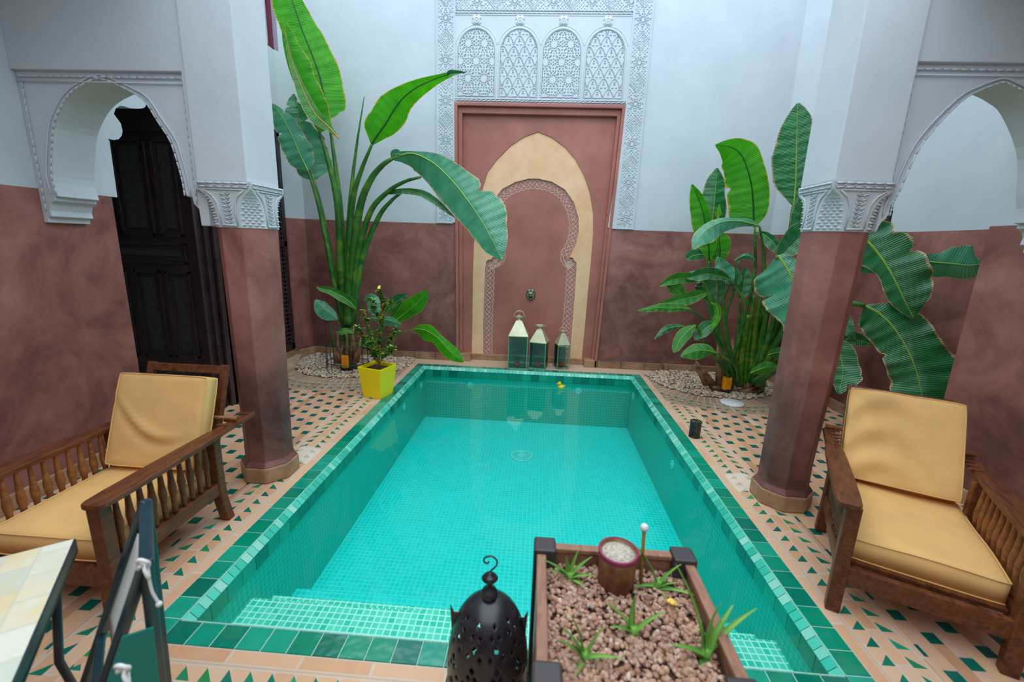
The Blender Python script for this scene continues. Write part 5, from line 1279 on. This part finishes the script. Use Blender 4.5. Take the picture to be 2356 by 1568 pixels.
for pts, r0, r1 in (([(800, 745, 5.38), (790, 620, 5.38), (783, 480, 5.40), (770, 370, 5.41), (757, 275, 5.42)], 10, 2.6),
                    ([(797, 745, 5.36), (785, 610, 5.34), (778, 480, 5.3), (758, 380, 5.26), (735, 304, 5.23)], 12, 3.2),
                    ([(803, 745, 5.36), (800, 600, 5.34), (812, 460, 5.28), (832, 390, 5.24), (856, 331, 5.2)], 10, 2.8),
                    ([(804, 745, 5.42), (800, 600, 5.42), (806, 464, 5.42), (820, 340, 5.42), (838, 222, 5.42)], 9, .8),
                    ([(806, 745, 5.34), (812, 600, 5.26), (828, 478, 5.18), (852, 415, 5.10), (880, 380, 5.04), (904, 364, 5.0)], 11, 3.4),
                    ([(808, 745, 5.30), (822, 600, 5.24), (850, 492, 5.16), (890, 443, 5.08), (930, 418, 5.0), (968, 407, 4.9)], 8, 2.6),
                    ([(810, 745, 5.30), (832, 600, 5.24), (870, 502, 5.16), (900, 462, 5.10), (925, 442, 5.05)], 8, 2.4),
                    ([(795, 745, 5.34), (775, 680, 5.32), (752, 560, 5.28), (730, 460, 5.26), (709, 393, 5.25)], 8, 2.6),
                    ([(793, 745, 5.42), (782, 680, 5.44), (764, 600, 5.45), (742, 490, 5.45), (722, 414, 5.45)], 8, 2.6),
                    ([(802, 745, 5.30), (804, 650, 5.28), (806, 560, 5.28), (808, 480, 5.3)], 13, 5)): stalk(GP, pts, r0, r1)
f = MB()
for k in range(9):
    a = k*.7; b0 = Vector((-2.42+.05*math.cos(a), 5.36+.05*math.sin(a), 0)); b1 = at(800+R.uniform(-14, 14), 745-R.uniform(0, 60), 5.36)
    f.tube([b0, b0.lerp(b1, .5)+Vector((R.uniform(-.02, .02), 0, 0)), b1], [.05, .045, .02], 8)
wb(f, 'stem_base', STEM, GP)
f = MB()
for a, b, c, d in ((782, 835, 776, 760), (806, 838, 815, 740), (790, 838, 770, 800), (814, 838, 825, 800), (797, 840, 800, 770), (775, 836, 768, 795), (772, 838, 782, 745), (820, 838, 806, 730), (777, 838, 790, 790), (822, 836, 830, 775), (800, 812, 797, 760), (808, 815, 812, 765)):
    f.tube([at(a, b-4, 5.31), at((a+c)/2, (b+d)/2, 5.29), at(c, d, 5.28)], [.030, .022, .005], 7)
wb(f, 'dry_sheath', BARK, GP)
SM = [([(819, 710, 5.25, 3, 3), (806, 695, 5.22, 9, 10), (785, 680, 5.18, 12, 9), (760, 668, 5.15, 9, 8), (742, 664, 5.13, 7, 6), (729, 659, 5.12, 2, 2)], LMID, .5),
      ([(776, 735, 5.2, 3, 3), (765, 725, 5.17, 16, 10), (748, 712, 5.14, 20, 14), (735, 700, 5.12, 15, 12), (725, 690, 5.1, 3, 3)], LBLUE, -.2),
      ([(888, 722, 5.55, 2, 2), (900, 705, 5.53, 12, 6), (920, 688, 5.5, 14, 8), (938, 677, 5.5, 3, 3)], LDARK, .2),
      ([(898, 735, 5.5, 3, 3), (915, 718, 5.45, 14, 18), (938, 703, 5.4, 14, 24), (962, 693, 5.35, 10, 16), (989, 680, 5.3, 2, 2)], LMID, .3),
      ([(905, 740, 5.4, 3, 3), (925, 725, 5.36, 16, 14), (950, 705, 5.3, 22, 20), (968, 688, 5.28, 16, 16), (982, 668, 5.25, 4, 4)], LBRIGHT, -.2),
      ([(838, 692, 5.4, 2, 3), (848, 684, 5.38, 8, 10), (860, 690, 5.36, 12, 14), (860, 718, 5.34, 14, 12), (857, 725, 5.33, 2, 2)], LBLUE, -.2),
      ([(850, 731, 5.35, 2, 2), (875, 733, 5.3, 6, 10), (900, 738, 5.26, 9, 12), (922, 746, 5.22, 2, 2)], LBLUE, -.3),
      ([(953, 757, 5.25, 3, 4), (968, 757, 5.22, 12, 18), (985, 762, 5.18, 16, 22), (1005, 775, 5.12, 10, 16), (1025, 796, 5.06, 14, 18), (1045, 816, 5.0, 14, 16), (1066, 832, 4.96, 2, 2)], LBRIGHT, -.25),
      ([(812, 766, 5.15, 2, 2), (800, 760, 5.13, 6, 6), (785, 763, 5.11, 7, 6), (775, 767, 5.1, 1, 1)], LMID, .2)]
for nd, mt, fo in SM: leaf(GP, nd, mt, RIBM, fold=fo, tilt=.2, n=26, rag=.05, ribr=1.2)
for pts in ([(812, 800, 5.36), (835, 785, 5.36), (880, 778, 5.34), (915, 768, 5.3), (953, 757, 5.25)], [(806, 800, 5.35), (850, 770, 5.42), (890, 740, 5.5)], [(806, 790, 5.3), (812, 740, 5.28), (820, 710, 5.25)], [(792, 800, 5.3), (784, 765, 5.25), (776, 735, 5.2)], [(808, 800, 5.38), (822, 750, 5.4), (838, 692, 5.4)], [(808, 800, 5.34), (840, 790, 5.38), (905, 740, 5.4)], [(775, 810, 5.32), (765, 775, 5.25), (758, 735, 5.18)]): stalk(GP, pts, 3.2, 1.6)

# right plant
RP = thing('giant_bird_of_paradise', (2.42, 5.30, 0), 'dense clump of paddle leaved plant partly hidden by the column and hanging towards the armchair', 'plant')
leaf(RP, [(1826, 474, 5.2, 2, 2), (1828, 455, 5.2, 18, 10), (1831, 415, 5.2, 44, 14), (1832, 370, 5.2, 50, 24), (1833, 325, 5.2, 44, 28), (1834, 285, 5.2, 32, 30), (1835, 258, 5.2, 19, 20), (1836, 237, 5.2, 3, 3)], LDARK, RIBM, fold=-.3, tilt=-.2, ribr=2)
leaf(RP, [(1735, 521, 5.1, 2, 2), (1734, 500, 5.1, 46, 24), (1733, 462, 5.1, 52, 33), (1729, 425, 5.1, 52, 34), (1720, 390, 5.1, 50, 34), (1708, 360, 5.1, 46, 34), (1690, 342, 5.1, 42, 24), (1668, 335, 5.1, 24, 12), (1646, 334, 5.1, 2, 2)], LBRIGHT, RIBD, fold=-.08, tears=((.10, .022, 1, .6), (.39, .010, 1, .55)), rag=.02, ribr=2)
leaf(RP, [(1632, 600, 5.3, 3, 3), (1630, 560, 5.3, 22, 18), (1624, 520, 5.3, 28, 14), (1615, 480, 5.3, 26, 14), (1604, 450, 5.3, 18, 10), (1592, 424, 5.3, 2, 2)], LBRIGHT, RIBD, fold=.4, tilt=-.3)
leaf(RP, [(1636, 560, 5.4, 4, 4), (1638, 520, 5.4, 18, 22), (1642, 480, 5.4, 26, 26), (1645, 445, 5.4, 28, 22), (1648, 412, 5.4, 20, 16), (1650, 386, 5.4, 2, 2)], LDARK, RIBM, fold=-.2, tilt=.2, rag=.06)
leaf(RP, [(1655, 530, 5.3, 3, 3), (1655, 550, 5.3, 20, 22), (1657, 575, 5.3, 22, 20), (1654, 598, 5.3, 14, 12), (1648, 612, 5.3, 2, 2)][::-1], LBRIGHT, RIBD, fold=.1)
leaf(RP, [(1652, 505, 5.3, 1, 1), (1652, 490, 5.3, 7, 7), (1655, 470, 5.3, 1, 1)], LBRIGHT, fold=.3, n=14)
leaf(RP, [(1748, 520, 4.9, 2, 2), (1725, 513, 4.88, 8, 8), (1695, 508, 4.85, 17, 6), (1660, 511, 4.8, 26, 10), (1630, 526, 4.75, 30, 14), (1608, 548, 4.7, 20, 14), (1594, 574, 4.66, 2, 2)], LBLUE, RIBM, fold=-.3, tilt=.35, rip=.03)
leaf(RP, [(1630, 585, 5.35, 2, 2), (1612, 585, 5.35, 12, 12), (1590, 590, 5.36, 10, 14), (1578, 597, 5.36, 2, 2)], LDARK, fold=.1, n=18)
leaf(RP, [(1790, 592, 4.9, 3, 3), (1805, 575, 4.9, 18, 22), (1828, 552, 4.88, 26, 28), (1848, 530, 4.86, 24, 24), (1872, 505, 4.84, 4, 4)], LDARK, RIBD, fold=.3)
leaf(RP, [(1742, 532, 5.1, 3, 3), (1765, 545, 5.05, 10, 14), (1785, 565, 5.0, 10, 14), (1803, 590, 4.96, 2, 2)], LDARK, RIBM, fold=.3)
leaf(RP, [(1790, 588, 4.6, 6, 10), (1800, 600, 4.56, 20, 60), (1815, 625, 4.5, 34, 78), (1828, 655, 4.44, 40, 76), (1842, 690, 4.36, 40, 70), (1856, 730, 4.28, 38, 52), (1866, 765, 4.22, 30, 50), (1874, 800, 4.2, 3, 3)], LBLUE, RIBM, fold=-.15, tilt=.1, rip=.06, rag=.05, tears=((.44, .012, -1, .45),), ribr=2.8)
leaf(RP, [(1826, 560, 5.1, 3, 3), (1835, 530, 5.1, 14, 10), (1840, 500, 5.1, 18, 14), (1846, 470, 5.1, 14, 12), (1850, 440, 5.1, 2, 2)], LDARK, RIBD, fold=.3)
for nd, mt, fo, ti in (
    ([(1612, 640, 5.0, 2, 3), (1590, 640, 4.96, 10, 12), (1565, 640, 4.9, 12, 14), (1540, 646, 4.86, 10, 10), (1517, 658, 4.82, 2, 2)], LMID, .4, 0),
    ([(1612, 622, 5.05, 3, 3), (1595, 632, 5.0, 10, 10), (1578, 638, 4.96, 12, 8), (1568, 640, 4.94, 2, 2)], LBLUE, -.2, .2),
    ([(1684, 645, 5.0, 2, 2), (1660, 636, 4.96, 8, 12), (1630, 630, 4.92, 12, 16), (1605, 634, 4.9, 12, 14), (1580, 640, 4.88, 2, 2)], LDARK, .4, .2),
    ([(1588, 711, 4.85, 3, 3), (1565, 708, 4.82, 8, 11), (1540, 709, 4.78, 9, 12), (1515, 707, 4.74, 8, 8), (1492, 711, 4.7, 7, 6), (1467, 714, 4.68, 1, 1)], LMID, -.2, .3),
    ([(1578, 684, 4.95, 2, 2), (1562, 670, 4.92, 12, 14), (1548, 660, 4.9, 14, 14), (1535, 652, 4.88, 2, 2)], LMID, .3, .2),
    ([(1630, 672, 5.0, 3, 3), (1600, 682, 4.95, 12, 14), (1570, 688, 4.9, 14, 14), (1545, 694, 4.86, 8, 10), (1515, 698, 4.82, 2, 2)], LMID, .3, .2),
    ([(1640, 700, 5.1, 5, 5), (1625, 660, 5.1, 24, 24), (1612, 640, 5.1, 20, 20), (1600, 650, 5.05, 3, 3)], LDARK, .2, .2),
    ([(1650, 700, 5.2, 5, 5), (1645, 660, 5.2, 22, 24), (1640, 640, 5.2, 12, 12), (1636, 630, 5.2, 3, 3)], LDARK, .2, .2),
    ([(1574, 750, 4.9, 2, 2), (1550, 752, 4.86, 6, 8), (1528, 760, 4.8, 7, 7), (1505, 780, 4.76, 1, 1)], LDARK, -.3, .2),
    ([(1600, 748, 4.8, 3, 3), (1582, 762, 4.76, 14, 14), (1566, 780, 4.72, 13, 14), (1556, 800, 4.68, 9, 10), (1550, 811, 4.66, 2, 2)], LMID, -.2, .3),
    ([(1648, 811, 4.7, 2, 2), (1628, 806, 4.68, 16, 14), (1605, 806, 4.66, 20, 16), (1584, 812, 4.64, 14, 12), (1566, 820, 4.62, 2, 2)], LMID, -.3, .3),
    ([(1645, 742, 4.9, 3, 3), (1628, 752, 4.88, 14, 16), (1610, 768, 4.86, 12, 14), (1598, 782, 4.84, 2, 2)], LDARK, .2, .2),
    ([(1636, 696, 4.85, 1, 1), (1648, 703, 4.84, 6, 6), (1652, 722, 4.83, 7, 7), (1644, 742, 4.82, 7, 6), (1632, 760, 4.8, 1, 1)], LBRIGHT, .4, .3),
    ([(1650, 590, 5.1, 2, 2), (1657, 605, 5.08, 12, 12), (1668, 625, 5.05, 20, 18), (1678, 645, 5.0, 12, 8), (1684, 655, 5.0, 2, 2)], LBLUE, .3, .2),
    ([(1700, 655, 5.1, 2, 2), (1694, 640, 5.1, 12, 12), (1686, 625, 5.08, 14, 12), (1676, 612, 5.06, 2, 2)], LBLUE, .3, .2),
    ([(1704, 690, 5.3, 3, 3), (1710, 665, 5.3, 16, 16), (1713, 640, 5.3, 16, 16), (1718, 612, 5.3, 2, 2)], LDARK, .2, .2),
    ([(1760, 728, 5.2, 3, 3), (1752, 712, 5.2, 8, 8), (1746, 695, 5.2, 2, 2)], LDARK, .2, .2),
    ([(1726, 858, 4.7, 2, 2), (1745, 850, 4.68, 10, 12), (1768, 843, 4.66, 12, 16), (1792, 845, 4.64, 3, 3)], LMID, -.3, .3),
    ([(1767, 816, 4.8, 2, 2), (1782, 812, 4.78, 10, 14), (1800, 810, 4.76, 12, 16), (1815, 812, 4.75, 2, 2)], LMID, -.3, .3),
    ([(1690, 600, 5.15, 2, 2), (1705, 590, 5.12, 4, 7), (1722, 588, 5.1, 5, 9), (1738, 598, 5.1, 2, 2)], LBLUE, -.3, .2)):
    leaf(RP, nd, mt, RIBM, fold=fo, tilt=ti, n=26, rag=.05, ribr=1.1)
# leaves hanging past the column towards the right wall
leaf(RP, [(1955, 520, 4.1, 4, 4), (1987, 546, 4.0, 52, 50), (2019, 580, 3.92, 62, 42), (2046, 620, 3.84, 66, 24), (2068, 662, 3.78, 62, 28), (2086, 700, 3.74, 44, 22), (2103, 732, 3.72, 4, 4)], LDARK, RIBM, fold=-.25, tilt=.12, rip=.06, rag=.05, tears=((.26, .02, 1, .25), (.42, .02, 1, .25)), ribr=3.6)
leaf(RP, [(2030, 596, 4.0, 3, 3), (2075, 592, 3.92, 16, 28), (2111, 597, 3.85, 14, 36), (2150, 603, 3.78, 22, 34), (2190, 606, 3.70, 40, 32), (2225, 610, 3.64, 46, 34), (2250, 608, 3.60, 34, 24), (2266, 600, 3.58, 3, 3)], LBLUE, RIBM, fold=-.3, tilt=.3, rip=.07, rag=.05, ribr=2.6)
leaf(RP, [(1990, 703, 3.95, 3, 6), (2005, 710, 3.92, 14, 42), (2025, 722, 3.88, 34, 50), (2052, 748, 3.82, 52, 52), (2078, 785, 3.76, 60, 52), (2098, 825, 3.70, 68, 50), (2112, 865, 3.66, 78, 50), (2121, 905, 3.62, 62, 52), (2126, 935, 3.6, 4, 4)], LDARK, RIBM, fold=-.2, tilt=-.1, rip=.06, rag=.05, tears=((.72, .012, 1, .3), (.55, .01, -1, .25)), ribr=3.0)
leaf(RP, [(1916, 780, 4.1, 4, 4), (1928, 800, 4.05, 24, 22), (1938, 835, 4.0, 30, 28), (1938, 870, 3.95, 34, 24), (1930, 905, 3.9, 4, 4)], LDARK, RIBM, fold=.2, rag=.08)
leaf(RP, [(1935, 788, 4.3, 2, 2), (1955, 778, 4.25, 14, 12), (1980, 784, 4.2, 14, 12), (2008, 792, 4.15, 3, 3)], LDARK, fold=.2, n=20)
leaf(RP, [(1925, 700, 4.3, 2, 2), (1942, 735, 4.25, 14, 14), (1955, 765, 4.2, 10, 10), (1968, 780, 4.2, 2, 2)], LBLUE, fold=.2, n=20, rag=.1)
leaf(RP, [(1965, 615, 4.1, 2, 2), (1990, 610, 4.05, 8, 18), (2020, 618, 4.0, 6, 12), (2040, 632, 4.0, 2, 2)], LBLUE, fold=-.3, n=20)
leaf(RP, [(1990, 530, 4.3, 2, 2), (2010, 524, 4.25, 6, 8), (2040, 538, 4.2, 4, 6), (2052, 548, 4.2, 1, 1)], LMID, fold=.3, n=20)
leaf(RP, [(2040, 548, 4.2, 2, 2), (2060, 540, 4.15, 6, 6), (2088, 534, 4.1, 1, 1)], LMID, fold=.3, n=16)
for pts, r0, r1 in (([(1700, 880, 5.3), (1705, 760, 5.25), (1735, 640, 5.15), (1737, 521, 5.1)], 5, 2.4), ([(1710, 880, 5.3), (1740, 760, 5.3), (1800, 640, 5.25), (1826, 474, 5.2)], 9, 4),
    ([(1720, 880, 5.25), (1760, 760, 5.1), (1758, 600, 5.0), (1748, 522, 4.9)], 5, 2.2), ([(1690, 880, 5.3), (1650, 760, 5.3), (1632, 660, 5.3), (1632, 600, 5.3)], 7, 3.6), ([(1685, 880, 5.35), (1645, 760, 5.38), (1625, 660, 5.4), (1636, 560, 5.4)], 6, 3),
    ([(1700, 870, 5.2), (1672, 780, 5.1), (1665, 690, 5.05), (1684, 645, 5.0)], 4, 2), ([(1690, 870, 5.2), (1640, 760, 5.0), (1612, 730, 4.9), (1588, 711, 4.85)], 4, 2), ([(1680, 870, 5.2), (1630, 800, 4.9), (1608, 760, 4.84), (1600, 748, 4.8)], 4, 2),
    ([(1690, 870, 5.2), (1660, 780, 5.05), (1645, 720, 5.0), (1612, 640, 5.0)], 4, 2), ([(1670, 860, 5.2), (1700, 780, 5.1), (1715, 700, 5.0), (1678, 645, 5.0)], 4, 2.4), ([(1690, 850, 5.2), (1670, 740, 5.15), (1690, 660, 5.1), (1700, 600, 5.1)], 4, 2),
    ([(1735, 880, 5.2), (1790, 740, 4.9), (1850, 620, 4.5), (1900, 540, 4.2), (1955, 520, 4.1)], 10, 5), ([(1745, 885, 5.2), (1830, 760, 4.7), (1900, 700, 4.2), (1955, 697, 4.0), (1990, 703, 3.95)], 9, 3.5),
    ([(1740, 880, 5.2), (1830, 720, 4.6), (1930, 640, 4.2), (2030, 596, 4.0)], 8, 3.5), ([(1730, 880, 5.2), (1780, 740, 4.9), (1780, 640, 4.7), (1790, 588, 4.6)], 8, 4), ([(1740, 885, 5.1), (1830, 820, 4.5), (1916, 780, 4.1)], 6, 3),
    ([(1700, 885, 5.15), (1690, 840, 4.9), (1648, 811, 4.7)], 4, 2), ([(1730, 880, 5.1), (1740, 870, 4.9), (1792, 845, 4.64)], 3, 2), ([(1735, 880, 5.1), (1790, 840, 4.9), (1815, 812, 4.75)], 3, 2), ([(1690, 880, 5.3), (1700, 740, 5.3), (1704, 690, 5.3)], 4, 2), ([(1740, 885, 5.3), (1790, 700, 5.1), (1790, 592, 4.9)], 6, 3)): stalk(RP, pts, r0, r1)
for a, b, c, d, r0, r1 in ((1700, 895, 1722, 724, 13, 9), (1690, 890, 1702, 770, 9, 7), (1735, 895, 1770, 700, 14, 6), (1725, 898, 1752, 665, 14, 5), (1740, 905, 1800, 745, 15, 4), (1748, 905, 1790, 770, 13, 5), (1712, 895, 1735, 680, 12, 6)):
    stalk(RP, [(a, b-8, 5.30), ((a+c)/2-4, (b+d)/2, 5.24), (c, d, 5.2)], r0*.72, r1*.8, STEM2)
f = MB()
for a, b, c, d, r0, r1 in ((1680, 890, 1686, 775, 10, 7), (1655, 885, 1652, 780, 12, 5), (1640, 885, 1600, 830, 12, 4), (1668, 888, 1655, 800, 9, 4), (1715, 895, 1745, 850, 13, 3), (1700, 900, 1740, 890, 9, 5), (1625, 880, 1598, 835, 11, 4), (1690, 900, 1750, 898, 8, 5), (1660, 892, 1640, 890, 10, 6)):
    k = 4.2/FPX; P0 = at(a, b+2, 5.26); P1 = at(c, d, 5.20); f.tube([P0, P0.lerp(P1, .5)+Vector((0, -.01, 0)), P1], [r0*k, (r0+r1)/2*k, r1*k*.6], 7)
wb(f, 'dry_sheath', BARK, RP)

# ------------------------------------------------------------------ sky light and colour management
w = bpy.data.worlds.new('sky'); bpy.context.scene.world = w; w.use_nodes = True; t = w.node_tree
bg = t.nodes['Background']; tc = t.nodes.new('ShaderNodeTexCoord'); sp = t.nodes.new('ShaderNodeSeparateXYZ'); t.links.new(tc.outputs['Generated'], sp.inputs[0])
z = X(t, sp.outputs[2])
t.links.new(ramp(t, z, [(0, (.60, .76, .92)), (.5, (.74, .88, 1.0)), (1, (.84, .95, 1.0))]), bg.inputs[0]); bg.inputs[1].default_value = 2.2
sc = bpy.context.scene
sc.view_settings.view_transform = 'Standard'; sc.view_settings.look = 'None'; sc.view_settings.gamma = 1; sc.view_settings.use_curve_mapping = False
sc.view_settings.exposure = 0.46
sc.cycles.max_bounces = 8; sc.cycles.diffuse_bounces = 5; sc.cycles.transparent_max_bounces = 12; sc.cycles.use_denoising = True
sc.cycles.sample_clamp_indirect = 6
